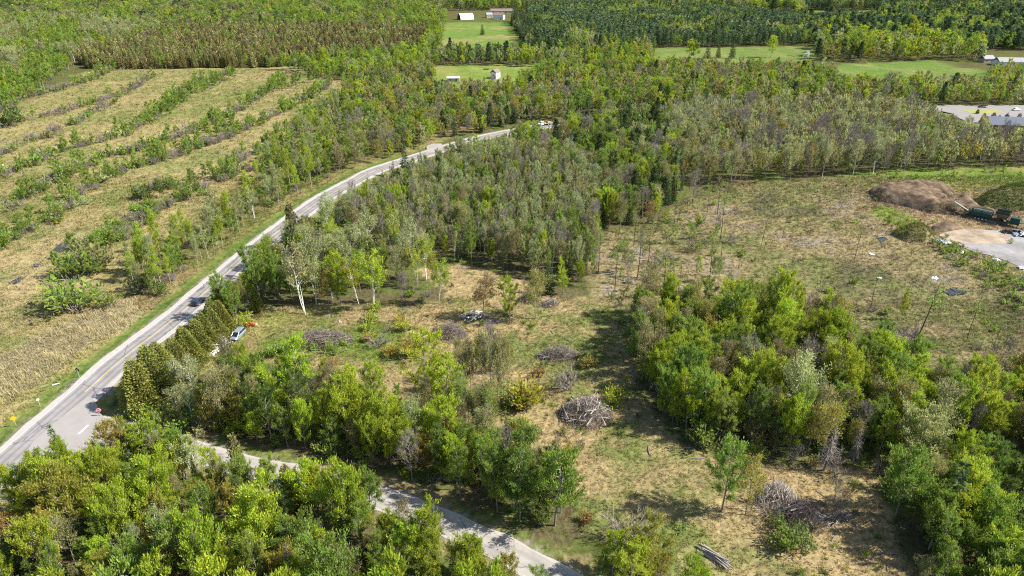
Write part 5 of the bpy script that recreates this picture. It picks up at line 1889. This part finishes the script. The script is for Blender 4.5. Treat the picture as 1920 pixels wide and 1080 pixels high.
grove('clump', [(1178, 600), (1184, 660), (1205, 715), (1245, 782), (1295, 836), (1400, 864), (1500, 874), (1620, 870), (1800, 830), (2100, 880), (2300, 740), (1850, 745), (1690, 722), (1560, 630), (1480, 600), (1290, 598)], 3.6, 'shrub:green:3:1.5-4 shrub:lime:2:1.5-3.5 bareshrub:mauve:1:1.5-3 shrub:olive:1:1.5-3.5', rs=(0.9, 1.3), keep=0.7, done=False)
grove('clump', [(1180, 605), (1184, 660), (1205, 715), (1245, 780), (1295, 832), (1400, 858), (1500, 868), (1620, 866), (1730, 850), (1800, 825), (1880, 850), (2100, 880), (2300, 740), (1970, 722), (1850, 745), (1750, 752), (1690, 722), (1640, 690), (1560, 630), (1480, 600), (1380, 590), (1290, 598), (1215, 592)], 3.5,
      'maple:green:2:9-14 aspen:lime:3.4:10-15 maple:lime:3.4:8-14 budding:gold:1.2:9-14 budding:olive:1.8:10-14 bare:grey:1.4:9-13 budding:brown:0.9:9-13 aspen:green:1.6:9-14 aspen:deep:1.2:9-13 spruce:dark:0.3:9-13 birch:pale:0.5:10-14', rs=(0.65, 1.0))
grove('lowright', [(1650, 945), (1700, 905), (1800, 890), (1900, 885), (2400, 860), (2600, 1700), (1720, 1700), (1715, 1100), (1735, 1020), (1690, 985)], 3.7,
      'maple:lime:2.2:8-12 maple:green:2.4:9-12 aspen:green:2:9-12 budding:olive:1.5:8-11 aspen:deep:1.2:9-12 spruce:dark:0.8:9-13 maple:gold:0.8:7-10', rs=(0.68, 1.05))
grove('clearing', [(1560, 880), (1640, 872), (1730, 862), (1700, 905), (1650, 940), (1560, 935)], 5.5, 'bareshrub:mauve:2:2-3.5 shrub:green:2:2-3.5 budding:gold:1:4-6', done=False)
grove('lowmid', [(1118, 1085), (1140, 1040), (1180, 1040), (1240, 1080), (1335, 1120), (1345, 1500), (1260, 1500), (1190, 1160)], 4.6, 'maple:lime:2:5-7 aspen:green:2:5-8 shrub:green:2:2-3.5 budding:gold:1:5-7')
# woods behind the clearing
grove('mid', [(606, 445), (650, 418), (700, 392), (760, 362), (800, 348), (850, 330), (900, 312), (960, 300), (1050, 300), (1090, 380), (1125, 440), (1118, 530), (1090, 535), (1040, 535), (990, 515), (930, 505), (880, 494), (800, 486), (716, 474), (704, 440), (650, 440)], 2.8,
      'budding:pale:3:9-12 aspen:pale:1.6:9-12 aspen:green:1.8:9-13 budding:olive:2.2:9-12 bare:grey:1.8:9-12 maple:lime:0.9:8-11 birch:pale:1:10-13 spruce:dark:0.7:9-13 bareshrub:mauve:0.6:2-3', main_gap=8, rs=(0.44, 0.72))
grove('mid', [(850, 330), (900, 312), (960, 300), (1040, 284), (1060, 256), (1100, 242), (1240, 228), (1290, 330), (1262, 388), (1225, 420), (1130, 438), (1090, 380), (1050, 300), (960, 300)], 4.0,
      'aspen:green:2.6:10-14 aspen:deep:1.2:10-13 pine:dark:1:10-14 spruce:dark:1.4:10-14 budding:olive:2:9-12 maple:lime:1:9-12 bare:grey:1.6:9-12 budding:pale:2:9-12 budding:rust:0.2:8-10', main_gap=7)
grove('mid', [(560, 425), (606, 385), (668, 350), (740, 318), (800, 298), (850, 282), (900, 268), (960, 256), (1030, 244), (1060, 256), (1040, 284), (960, 300), (900, 312), (850, 330), (800, 348), (760, 362), (700, 392), (650, 418), (606, 445)], 3.4,
      'shrub:green:3:1.5-3 bareshrub:mauve:2:1.5-3 aspen:green:2:3-5 budding:pale:2:3-5 shrub:pale:2:1.5-3 spruce:dark:0.5:3-6', main_gap=8)
grove('mid', [(815, 306), (850, 284), (900, 270), (960, 257), (1030, 245), (1060, 256), (1040, 284), (960, 300), (900, 312), (850, 330)], 4.2, 'aspen:green:2:5-9 budding:pale:2:6-9 aspen:lime:1:5-8 spruce:dark:0.7:6-10', main_gap=6.5, done=False)
grove('midgrey', [(1240, 224), (1420, 215), (1560, 213), (1700, 216), (1740, 228), (1762, 250), (1800, 268), (1850, 279), (1930, 285), (2400, 290), (2400, 316), (1920, 312), (1800, 320), (1620, 330), (1420, 342), (1318, 352), (1290, 345)], 3.5,
      'bare:grey:2.8:10-14 budding:pale:3.4:10-13 budding:olive:2.8:10-13 aspen:green:0.8:9-12 budding:gold:0.8:9-12 birch:pale:0.9:11-15 aspen:pale:0.8:9-12', main_gap=6, rs=(0.52, 0.85))
grove('north', [(648, 330), (782, 286), (812, 266), (900, 253), (1030, 229), (1260, 207), (1560, 201), (1920, 197.5), (2400, 195), (2400, 165), (1850, 166), (1700, 173), (1590, 171), (1545, 145), (1240, 133), (1010, 140), (965, 176), (815, 180), (812, 140), (700, 150), (650, 175), (640, 240), (600, 330)], 4.3,
      'aspen:green:3:9-13 maple:lime:1.6:8-12 budding:gold:1.6:9-12 aspen:pale:1.8:9-12 budding:olive:2:9-12 spruce:dark:0.6:9-13 pine:dark:0.5:10-13 aspen:deep:1:9-12 budding:brown:0.7:8-11 bare:grey:1:9-12', main_gap=7)
# trees along the field side of the road
grove('poplars', [(268, 566), (300, 548), (340, 525), (408, 482), (466, 436), (536, 386), (590, 350), (570, 342), (520, 372), (440, 415), (380, 440), (300, 470), (250, 500), (240, 545)], 3.6,
      'poplar:pale:2:11-16 poplar:lime:3.4:10-16 aspen:green:1.4:7-11 bareshrub:mauve:2:1.5-2.5 shrub:green:1.4:1.5-3 birch:pale:0.8:9-12', keep=0.8, main_gap=10.5)
grove('poplars', [(590, 350), (640, 330), (640, 240), (655, 180), (600, 200), (560, 240), (500, 290), (480, 340), (520, 370)], 3.9,
      'aspen:green:3:6-10 poplar:pale:2:8-13 poplar:lime:1.4:8-12 shrub:green:1.6:2-4 bareshrub:mauve:1.6:2-3 aspen:lime:2:6-10 budding:pale:2:7-10', keep=0.85, main_gap=10)
BAND = 'bareshrub:mauve:3:2.4-4 shrub:green:3:2.8-5 shrub:pale:1:2.4-4 aspen:green:2.2:5-10'
LOWBAND = 'bareshrub:mauve:5:2.2-3.6 shrub:green:2:2.4-4 shrub:olive:2:2-3.4 aspen:green:0.5:4-8'
for rk, (px, mix, s, k) in enumerate([
    ([(-60, 225), (0, 205), (60, 182), (150, 158), (215, 133)], BAND, 1.7, 0.9),
    ([(-60, 252), (5, 236), (120, 210), (240, 175), (285, 141)], LOWBAND, 1.7, 0.9),
    ([(-60, 318), (0, 290), (125, 240), (205, 196)], LOWBAND, 1.8, 0.85),
    ([(-60, 358), (0, 332), (125, 285), (240, 250), (300, 212), (350, 168), (430, 138)], BAND, 1.5, 0.95),
    ([(-60, 440), (0, 402), (125, 330), (210, 295), (300, 270), (380, 240), (470, 195), (535, 147)], BAND, 1.5, 0.95),
    ([(-60, 510), (0, 465), (100, 410), (165, 360), (225, 325), (350, 285), (425, 260), (500, 225), (580, 185), (620, 155)], BAND, 1.5, 0.92),
    ([(270, 352), (340, 350), (400, 340), (450, 300), (505, 280), (580, 232), (612, 200)], BAND, 1.5, 0.95),
    ([(135, 492), (225, 435), (280, 400), (310, 385), (350, 370), (405, 345), (470, 318)], BAND, 1.6, 0.92),
    ([(105, 518), (165, 480), (210, 460), (245, 440), (300, 415)], BAND, 1.9, 0.85),
]):
    row('row%d' % rk, px, s * 0.78, 1.9, mix, min(1.0, k + 0.06))
row('rows', [(285, 230), (330, 200), (380, 172), (440, 145)], 2.6, 3.0, 'aspen:green:4:7-10 aspen:deep:2:7-10 poplar:lime:1:7-10')
row('rows', [(270, 312), (330, 285), (400, 265), (430, 245)], 2.6, 2.4, 'aspen:green:4:6-9 aspen:deep:2:6-9 poplar:lime:1:7-10')
row('rows', [(490, 185), (540, 165), (600, 150)], 3, 2.5, 'aspen:green:4:6-9 aspen:deep:2:7-10')
row('rows', [(280, 378), (330, 358), (390, 330)], 2.6, 2.2, 'aspen:green:4:5-8 aspen:deep:1:5-8')
row('rows', [(490, 330), (540, 305), (560, 285)], 2.8, 2.5, 'aspen:deep:2:6-9 aspen:green:2:6-9')
for u, v, t, tn, r in [(140, 582, 535, 'green', 1.5), (120, 575, 545, 'lime', 1.2), (205, 575, 552, 'green', 1.4), (150, 520, 485, 'green', 1.5), (130, 525, 490, 'green', 1.3), (170, 510, 470, 'olive', 1.2), (270, 372, 350, 'deep', 1.4), (258, 370, 355, 'green', 1.3), (20, 238, 205, 'deep', 1.3), (300, 552, 530, 'deep', 1.2), (265, 548, 520, 'dark', 1.2)]:
    one('shrub', tn, u, v, t, r, 'field')
# far woods
grove('barn', [(812, 128), (905, 122), (1015, 126), (1010, 104), (900, 110), (820, 106)], 5.0, 'pine:dark:1.6:11-14 aspen:green:2:9-13 budding:pale:1.6:10-13 aspen:deep:1:10-13 maple:lime:1:9-12')
grove('barn', [(955, 40), (985, 40), (1012, 92), (985, 94)], 5.0, 'spruce:dark:3:12-16 aspen:pale:1:9-12')
for p_ in (BARNF_PX, LOWM_PX, MEADOWS[0], MEADOWS[1], MEADOWS[2]):
    DONE.append(p_)
DONE.append([(842, 22), (970, 18), (972, 44), (842, 44)])
grove('upleft', [(812, 128), (830, 92), (836, 42), (812, 42), (790, 104), (640, 120), (500, 130), (620, 150), (700, 150), (812, 140)], 5.2, 'aspen:green:4:9-13 aspen:lime:2:9-12 maple:lime:1:9-12 aspen:deep:1.4:9-13 budding:pale:1:9-12')
grove('plantation', [(145, 122), (175, 131), (330, 129), (500, 127), (620, 118), (760, 110), (815, 104), (812, 62), (640, 58), (560, 56), (330, 60), (205, 96), (150, 112)], 4.4,
      'cedar:brown:6:8-12 cedar:olive:4:7-12 aspen:green:1:8-12 aspen:lime:0.5:8-11 bare:grey:0.3:9-12 spruce:dark:0.3:9-12', rs=(0.6, 1.0))
grove('upleft', [(-900, 260), (-300, 280), (0, 212), (70, 180), (140, 128), (205, 96), (330, 60), (200, 40), (-900, 40)], 5.4,
      'aspen:green:4:10-14 aspen:lime:1.6:9-13 aspen:deep:1.6:10-13 budding:pale:1.6:10-13 budding:olive:1.4:10-13 birch:pale:0.8:11-15 aspen:pale:1:10-13', patch=0.6)
grove('pines', [(1012, 104), (1100, 106), (1240, 90), (1400, 92), (1512, 84), (1502, 46), (1400, 32), (1300, 22), (1100, 16), (1000, 22), (985, 40)], 5.0,
      'pine:pine:6:11-15 pine:dark:1.2:11-15 aspen:green:2:10-14 aspen:deep:1:10-13 budding:pale:1:10-13 aspen:lime:0.8:9-12', rs=(0.7, 1.1), patch=0.6)
grove('upright', [(1012, 140), (1240, 134), (1250, 108), (1240, 90), (1012, 104)], 5.2, 'aspen:lime:2:9-12 budding:gold:1:9-12 aspen:green:3:9-12 pine:dark:1:10-13 budding:pale:1:9-12')
grove('upright', [(1528, 114), (1610, 118), (1690, 117), (1760, 114), (1830, 116), (1850, 104), (1772, 92), (1700, 84), (1640, 84), (1528, 92)], 6.0, 'aspen:lime:2:12-20 aspen:green:3:12-19 aspen:pale:1.6:11-17 maple:gold:0.6:9-13 bare:grey:0.8:10-14 pine:dark:0.8:11-16', rs=(0.8, 1.3), keep=0.72)
grove('upright', [(1772, 112), (1850, 120), (1830, 98), (1772, 98)], 6.5, 'aspen:green:2:9-14 maple:pale:1:7-10 budding:brown:1:8-12 pine:dark:0.6:10-14')
grove('upright', [(1850, 150), (2400, 155), (2400, 132), (1850, 134)], 6, 'aspen:green:2:7-10 budding:gold:1:8-10 maple:lime:1:7-9')
grove('far', [(1512, 96), (1790, 94), (2400, 100), (2700, 40), (2700, 0), (1500, 0), (1490, 46)], 6.2, 'pine:pine:3:13-17 pine:dark:1.5:13-17 aspen:green:2.4:11-15 aspen:lime:1.2:11-15 budding:olive:1:10-14 budding:brown:0.5:10-13', rs=(0.95, 1.3), patch=0.62)
grove('far', [(-900, 60), (330, 60), (560, 57), (812, 62), (840, 40), (840, 12), (-900, 2)], 6.2, 'aspen:green:4:10-14 aspen:lime:1.6:10-14 aspen:deep:2:10-14 budding:olive:1.6:10-13 budding:brown:0.8:10-13 aspen:pale:1:10-13 pine:dark:0.8:11-14', rs=(0.95, 1.3), patch=0.62)
grove('far', [(-900, 22), (980, 22), (1300, 22), (2700, 22), (2700, -30), (-900, -30)], 8.0, 'aspen:green:4:11-15 aspen:lime:1.4:11-15 aspen:deep:2:11-15 pine:dark:1.6:12-15 budding:olive:1.6:11-14 bare:grey:0.8:11-13', rs=(1.2, 1.6), patch=0.62)
grove('far', [(-900, -30), (2700, -30), (2500, -62), (-700, -62)], 14.0, 'aspen:green:4:12-16 aspen:deep:2:12-16 pine:dark:1.6:12-15 budding:olive:1.6:11-14', rs=(1.6, 2.2))
# scattered young growth on the cleared ground
grove('rfield', RFIELD_PX, 5.0, 'shrub:green:3:0.8-1.8 bareshrub:mauve:2:0.7-1.6 shrub:lime:1.2:0.7-1.5 shrub:olive:2:0.4-1.2', rs=(0.9, 1.4), keep=0.4, clump=0.52, done=False)
grove('rfield', [(1180, 600), (1120, 560), (1140, 440), (1260, 400), (1330, 420), (1400, 500), (1400, 590), (1290, 600)], 5.0, 'budding:green:2:4-8 aspen:lime:1:3-6 budding:olive:2:4-8 shrub:green:1:1.5-3 bare:grey:1:4-7 slender:green:1:9-13', keep=0.75, done=False)
grove('rfield', [(1620, 330), (1900, 315), (2400, 316), (2400, 345), (1900, 340), (1800, 345), (1640, 340)], 5, 'shrub:green:3:1-2.2 bareshrub:mauve:1:1-2', keep=0.5, done=False)
grove('yard', [(1745, 458), (1790, 464), (1850, 486), (1900, 511), (1960, 542), (2100, 560), (2100, 610), (1960, 590), (1880, 555), (1800, 510), (1760, 480)], 2.4, 'shrub:green:3:1-2.4 shrub:pale:1.4:1-2 bareshrub:mauve:0.6:1-2', keep=0.85, done=False)
grove('clearing', CLEAR_PX, 3.2, 'shrub:green:2:0.35-1.0 shrub:olive:2:0.35-0.9 shrub:deep:1:0.4-1.0 shrub:lime:0.6:0.4-1.2 bareshrub:mauve:1:0.5-1.1', rs=(1, 1.7), keep=0.5, clump=0.47, done=False)
grove('field', FIELD_PX, 5.5, 'shrub:green:2:0.7-1.6 bareshrub:mauve:1.4:0.7-1.6 shrub:olive:2:0.5-1.2', rs=(1, 1.6), keep=0.06, clump=0.5, done=False)

# ------------------------------------------------------------------ make them
KL = [r[0] for r in REC]
RX, RY, RH = np.array([r[1] for r in REC]), np.array([r[2] for r in REC]), np.array([r[3] for r in REC])
RZ = hfun(RX, RY)
dist = np.sqrt(RX ** 2 + RY ** 2 + H_CAM ** 2)
uu, vv = P(RX, RY, RH * 0.6)
inview = (uu > -15) & (uu < 1935) & (vv > 2) & (vv < 1090)
size = np.where(inview, RH * np.array([r[4] for r in REC]) / dist, 0) + np.array([1.0 if (r[9] and i) else 0.0 for r, i in zip(REC, inview)])
LIMIT = {'maple': 290, 'aspen': 295, 'poplar': 200, 'birch': 260, 'budding': 295, 'bare': 290, 'cedar': 295, 'spruce': 250, 'pine': 290, 'snag': 60, 'redsnag': 10, 'slender': 60, 'shrub': 295, 'bareshrub': 290}
NOUN = {'maple': 'maple', 'aspen': 'aspen', 'poplar': 'slim poplar', 'birch': 'white-stemmed birch', 'budding': 'half-leafed tree', 'bare': 'leafless tree', 'cedar': 'cone-shaped cedar', 'spruce': 'spruce', 'pine': 'pine',
        'snag': 'dead conifer', 'redsnag': 'dead conifer', 'slender': 'thin bare-trunked tree', 'shrub': 'leafy shrub', 'bareshrub': 'twiggy leafless shrub'}
LANDMARKS = [('near the stop sign', 180, 770), ('near the junction', 230, 800), ('by the parked van', 447, 632), ('by the white birch log stack', 408, 655), ('by the orange tractor', 470, 610), ('beside the widest brush pile', 607, 640),
             ('beside the round brush pile', 842, 630), ('beside the pale log pile', 905, 602), ('beside the long brush pile', 1045, 668), ('beside the biggest brush pile', 1098, 780), ('beside the twin brush pile', 1450, 930),
             ('by the dark brush pile', 1500, 965), ('near the car on the road', 365, 575), ('by the log heap at the bottom edge', 1340, 1055), ('near the weed-covered mound', 1710, 455), ('near the long soil mound', 1680, 385),
             ('by the white-scrap tree', 1700, 690), ('near the yellow sign', 28, 800), ('near the side road bend', 430, 868), ('where the side road leaves the view', 1050, 1085), ('by the driveway mouth', 812, 280),
             ('near the twin-stemmed birch', 572, 588), ('near the lone dark spruce', 1030, 550), ('near the half-hidden brush pile', 995, 560), ('near the lowest reed bed', 100, 700), ('near the water slips', 100, 465),
             ('near the paved lot', 1830, 225), ('near the far white shed', 925, 150), ('beside the barn meadow', 905, 70), ('near the tall green tree pair', 1375, 965), ('near the bare corner of the cedar row', 265, 775)]
LMG = np.array([G(a, b) for _, a, b in LANDMARKS])

chosen = np.zeros(len(REC), bool)
for kind in KINDS:
    ids = np.array([i for i, k in enumerate(KL) if k == kind])
    if len(ids) == 0:
        continue
    o_ = ids[np.argsort(-size[ids])]
    o_ = o_[size[o_] > 0][:LIMIT[kind]]
    chosen[o_] = True


def tone(r, jit):
    c = np.array(TINT[r[5]][0])
    return np.clip(c * jit * 1.15, 0.005, 0.6)


JIT = RNG.uniform(0.82, 1.2, (len(REC), 1)) * RNG.uniform(0.93, 1.07, (len(REC), 3))
ROTZ = RNG.uniform(0, 6.283, len(REC))
SPREAD = (RNG.random((len(REC), 2)) - 0.5) * 0.07

# labels: look first, then the place or the nearest landmark, then the order among look-alikes
lab = {}
for i in np.where(chosen)[0]:
    r = REC[i]
    if r[9]:
        lab.setdefault((r[9], r[6], r[0]), []).append(i)
        continue
    k = KINDS[r[0]]
    rel = r[3]
    tall = {'shrub': (1.4, 2.6), 'bareshrub': (1.3, 2.2), 'poplar': (9.5, 12), 'snag': (8, 9.5)}.get(r[0], (9.2, 11.6))
    sz = 'small' if rel < tall[0] else ('tall' if rel > tall[1] else 'mid-sized')
    col = '' if r[0] in ('bare', 'bareshrub', 'snag', 'redsnag', 'slender') else TINT[r[5]][1]
    if r[0] == 'redsnag':
        col = 'reddish'
    w = 'broad' if r[4] > 1.03 else 'narrow'
    d = np.hypot(LMG[:, 0] - r[1], LMG[:, 1] - r[2])
    j = int(np.argmin(d))
    pl = LANDMARKS[j][0] if d[j] < 16 + dist[i] * 0.03 else PLACES[r[6]]
    lab.setdefault((' '.join(x for x in (sz, w, col, NOUN[r[0]], pl) if x), r[6], r[0]), []).append(i)
ORD = ['leftmost', 'second-from-left', 'third-from-left', 'fourth-from-left', 'fifth-from-left', 'sixth-from-left', 'seventh-from-left', 'eighth-from-left', 'ninth-from-left', 'tenth-from-left',
       'eleventh-from-left', 'twelfth-from-left']
LABEL = {}
CH = np.where(chosen)[0]
CX, CY, CK = RX[CH], RY[CH], np.array([KL[i] for i in CH])


def neighbour(i):
    d = np.hypot(CX - RX[i], CY - RY[i]) + np.where(CK == KL[i], 1e6, 0)
    j = CH[int(np.argmin(d))]
    if d.min() > 1e5:
        return ''
    return ('left of a ' if uu[i] < uu[j] else 'right of a ') + NOUN[KL[j]].split()[-1 if KL[j] not in ('budding', 'bare', 'slender') else 0].replace('half-leafed', 'half-leafed tree').replace('leafless', 'leafless tree')


flat = {}
for (text, pl, kd), ids in lab.items():
    flat.setdefault(text, []).extend(ids)
for text, ids in flat.items():
    sub = {}
    for i in ids:
        t = text
        if len(ids) > 4 and len(text.split()) <= 12:
            nb = neighbour(i)
            if nb and len((text + ' ' + nb).split()) <= 12:
                t = text + ', ' + nb
        sub.setdefault(t, []).append(i)
    for t, js in sub.items():
        parts = [(t, js)]
        if len(js) > len(ORD):
            parts = []
            js = sorted(js, key=lambda i: vv[i])
            nv = 1 if len(js) <= 36 else (2 if len(js) <= 72 else 3)
            for a_ in range(nv):
                rk_ = sorted(js[a_ * len(js) // nv:(a_ + 1) * len(js) // nv], key=lambda i: uu[i])
                for b_ in range(3):
                    tok = ('left', 'middle', 'right')[b_] + (' part' if nv == 1 else ((' back ranks', ' front ranks') if nv == 2 else (' back ranks', ' mid ranks', ' front ranks'))[a_])
                    parts.append((t + ', ' + tok, rk_[b_ * len(rk_) // 3:(b_ + 1) * len(rk_) // 3]))
        for t2, ks in parts:
            ks = sorted(ks, key=lambda i: uu[i])
            for n_, i in enumerate(ks):
                o_ = '' if len(ks) == 1 or n_ >= len(ORD) else ORD[n_] + ' '
                LABEL[i] = o_ + t2 if len((o_ + t2).split()) <= 16 else o_ + t

for i in np.where(chosen)[0]:
    r = REC[i]
    k = KINDS[r[0]]
    var = k['near'][int(RNG.integers(len(k['near'])))]
    s = r[3] / k['H']
    root = bpy.data.objects.new(k['name'], None)
    COL.objects.link(root)
    root.empty_display_size = 0.3
    root.location = (r[1], r[2], RZ[i] - 0.05)
    root.rotation_euler = (SPREAD[i, 0] - r[8], SPREAD[i, 1] + r[7], ROTZ[i] if abs(r[7]) < 0.01 else 0)
    root.scale = (s * r[4], s * r[4], s)
    tag(root, LABEL[i], k['cat'], '%ss %s' % (k['cat'], PLACES[r[6]]))
    for nm, me in (('trunk', var[0]), ('crown', var[1])):
        if me is None:
            continue
        if r[0] in ('shrub', 'bareshrub') and nm == 'trunk':
            nm = 'stem'
        o = bpy.data.objects.new(nm, me)
        COL.objects.link(o)
        o.parent = root
        c = tone(r, JIT[i])
        o['tint'] = [float(c[0]), float(c[1]), float(c[2])]

MASSNAME = {'maple': ('maple_wood', 'mixed mass of maples too far or hidden to tell apart'), 'aspen': ('aspen_wood', 'green aspen woods stretching to the skyline'), 'poplar': ('poplar_wood', 'further slim poplars along road and field'),
            'birch': ('birch_wood', 'further white-stemmed birches scattered through the woods'), 'budding': ('budding_wood', 'half-leafed olive woods behind the clearing and beyond'), 'bare': ('bare_wood', 'leafless grey trees of the greyish woods'),
            'cedar': ('cedar_wood', 'brown-green cedar plantation beyond the marsh field'), 'spruce': ('spruce_wood', 'further dark spruces among the leafy woods'), 'pine': ('pine_wood', 'dark pine plantation and far pines'),
            'snag': ('dead_wood_stand', 'further grey dead conifers'), 'shrub': ('leafy_undergrowth', 'low green undergrowth in fields and clearings'), 'bareshrub': ('twiggy_undergrowth', 'low grey twiggy undergrowth in fields and clearings')}
for kind, (nm, lb) in MASSNAME.items():
    k = KINDS[kind]
    ids = np.array([i for i in range(len(REC)) if KL[i] == kind and not chosen[i]])
    if len(ids) == 0:
        continue
    n_mid, n_far = len(k['mid']), len(k['far'])
    pick = RNG.random(len(ids))
    idx = np.where(dist[ids] < 330, (pick * n_mid).astype(int), n_mid + (pick * n_far).astype(int))
    s = RH[ids] / k['H']
    rs = np.array([REC[i][4] for i in ids])
    tn = np.array([tone(REC[i], JIT[i]) for i in ids])
    rot = np.c_[SPREAD[ids], ROTZ[ids]]
    mass(nm, lb, np.c_[RX[ids], RY[ids], RZ[ids] - 0.05], np.c_[s * rs, s * rs, s], rot, idx, tn, k['mid'] + k['far'])


# ------------------------------------------------------------------ grass, reeds, litter
def tuft(seed, n, h, r, w, lean=0.35, bend=0.5):
    g = np.random.default_rng(seed)
    az = g.uniform(0, 6.283, n)
    b = g.normal(0, r, (n, 2))
    hh = h * g.uniform(0.55, 1.15, n)
    le = np.abs(g.normal(lean, 0.2, n))
    tip = np.c_[b[:, 0] + np.cos(az) * hh * le, b[:, 1] + np.sin(az) * hh * le, hh * np.cos(np.minimum(le, 1.2))]
    mid = np.c_[b[:, 0] + np.cos(az) * hh * le * 0.35, b[:, 1] + np.sin(az) * hh * le * 0.35, hh * 0.55]
    sx = np.c_[-np.sin(az), np.cos(az), np.zeros(n)] * w / 2
    b3 = np.c_[b, np.zeros(n)]
    v = np.stack([b3 - sx, b3 + sx, mid + sx, mid - sx, tip], 1).reshape(-1, 3)
    o = np.arange(n) * 5
    q = np.stack([o, o + 1, o + 2, o + 3], 1)
    t = np.stack([o + 3, o + 2, o + 4], 1)
    rd = g.random(n)
    return mesh_np('grass_tuft', v, [q, t], [GRASS], None, {'rnd': np.concatenate([rd, rd])})


def field_points(poly, s, keep, gap_main=4.9, gap_side=3.2, clump=None):
    g = GP(poly)
    lo, hi = g.min(0), g.max(0)
    Xg, Yg = np.meshgrid(np.arange(lo[0], hi[0], s), np.arange(lo[1], hi[1], s))
    x = Xg.ravel() + RNG.uniform(-0.5, 0.5, Xg.size) * s
    y = Yg.ravel() + RNG.uniform(-0.5, 0.5, Xg.size) * s
    u, v = P(x, y)
    m = in_poly(u, v, poly) & (RNG.random(len(x)) < keep) & (u > -250) & (u < 2170)
    x, y = x[m], y[m]
    m = (dmain(x, y) > gap_main) & (dside(x, y) > gap_side) & ~in_poly(x, y, YARD_G)
    if clump is not None:
        m &= fbm(x, y, 5, 91, 3) > clump
    return x[m], y[m]


TUFTS = [tuft(s_, 16, 0.55, 0.3, 0.07, 0.55) for s_ in (1, 2, 3)] + [tuft(s_, 14, 0.4, 0.35, 0.09, 0.8) for s_ in (4, 5)]
xs, ys = [], []
NEARBOX = [(-300, 1100), (-300, 560), (2200, 560), (2200, 1400), (-300, 1400)]
FARBOX = [(-300, 560), (-300, 330), (2200, 330), (2200, 560)]
FARBOX2 = [(-300, 330), (-300, 130), (700, 130), (700, 330)]
for poly in (FIELD_PX, CLEAR_PX, RFIELD_PX, REED_PX):
    for s_, bx in ((0.85, NEARBOX), (1.35, FARBOX), (2.6, FARBOX2)):
        x, y = field_points(poly, s_, 0.8, 9.5 if poly is FIELD_PX else 5.2, 4.5)
        u, v = P(x, y)
        m = in_poly(u, v, bx)
        xs.append(x[m])
        ys.append(y[m])
x, y = field_points([(-400, 1100), (-400, 720), (2300, 580), (2300, 1300), (-400, 1300)], 1.8, 0.6)
xs.append(x)
ys.append(y)
x, y = np.concatenate(xs), np.concatenate(ys)
n = len(x)
gcol = ground_color(x + RNG.normal(0, 0.8, n), y + RNG.normal(0, 0.8, n)) * RNG.uniform(0.75, 1.2, (n, 1))
dd_ = np.sqrt(x ** 2 + y ** 2 + 8100)
s = RNG.uniform(0.7, 1.35, n) * np.clip(dd_ / 190, 0.85, 2.0)
print('tufts', n, 'trees', len(REC), 'single', int(chosen.sum()))
mass('grass', 'tufts of dry tan and fresh green grass over fields and clearings', np.c_[x, y, hfun(x, y)], np.c_[s, s, s * RNG.uniform(0.6, 1.15, n)], np.c_[RNG.normal(0, 0.12, (n, 2)), RNG.uniform(0, 6.28, n)], RNG.integers(0, 5, n), gcol, TUFTS)
REEDS = [tuft(s_, 12, 1.4, 0.4, 0.06, 0.34) for s_ in (11, 12, 13)]
x, y = field_points(REED_PX, 0.8, 0.8, 10.5, 5)
kp = fbm(x, y, 6, 133, 3) + RNG.normal(0, 0.07, len(x)) > 0.40
x, y = x[kp], y[kp]
n = len(x)
rc = ground_color(x, y) * np.array([1.5, 1.48, 1.4]) * RNG.uniform(0.7, 1.15, (n, 1))
s = RNG.uniform(0.5, 1.25, n)
mass('reeds', 'band of tall dry tan reeds beside the road verge', np.c_[x, y, hfun(x, y)], np.c_[s, s, s], np.c_[RNG.normal(0, 0.1, (n, 2)), RNG.uniform(0, 6.28, n)], RNG.integers(0, 3, n), rc, REEDS)
for (mx_, my_, mz_), cc in ((MND2, (0.13, 0.14, 0.04)), (MND3, (0.085, 0.115, 0.03)), (MND1, (0.15, 0.12, 0.07))):
    k_ = RNG.random(len(mx_)) < (0.75 if len(mx_) < 3000 else 0.35)
    if cc[0] > 0.14:
        k_ &= (mz_ < 3.0) & (fbm(mx_, my_, 9, 15, 3) > 0.47) & (mx_ < np.percentile(mx_, 70))
    if cc[0] < 0.1:
        k_ &= mx_ < np.percentile(mx_, 62)
    n = int(k_.sum())
    mass('weeds', 'weeds growing over the earth mound', np.c_[mx_[k_], my_[k_], mz_[k_] - 0.05], np.c_[[RNG.uniform(1.0, 2.0, n)] * 3].T, np.c_[np.zeros((n, 2)), RNG.uniform(0, 6.28, n)], RNG.integers(0, 5, n), np.array(cc) * RNG.uniform(0.7, 1.4, (n, 1)), TUFTS)
# fallen branches and chips strewn over the logged ground
lm = MB()
lm.tube([[-1, 0, 0.1], [0, 0.12, 0.14], [1, 0, 0.08]], [0.09, 0.08, 0.04], 5)
lm2 = MB()
lm2.tube([[-0.8, 0, 0.08], [0.3, -0.2, 0.2], [0.9, 0.1, 0.5]], [0.06, 0.05, 0.02], 4)
x, y = field_points(RFIELD_PX, 2.6, 0.55, clump=0.52)
x2, y2 = field_points(CLEAR_PX, 3.0, 0.35, clump=0.5)
x, y = np.concatenate([x, x2]), np.concatenate([y, y2])
n = len(x)
s = RNG.uniform(0.5, 1.5, n)
mass('branch_litter', 'pale fallen branches strewn over the logged ground', np.c_[x, y, hfun(x, y)], np.c_[s, s, s], np.c_[np.zeros((n, 2)), RNG.uniform(0, 6.28, n)], RNG.integers(0, 2, n), np.ones((n, 3)) * 0.3, [lm.mesh('branch', DEADWOOD), lm2.mesh('branch', DEADWOOD)])
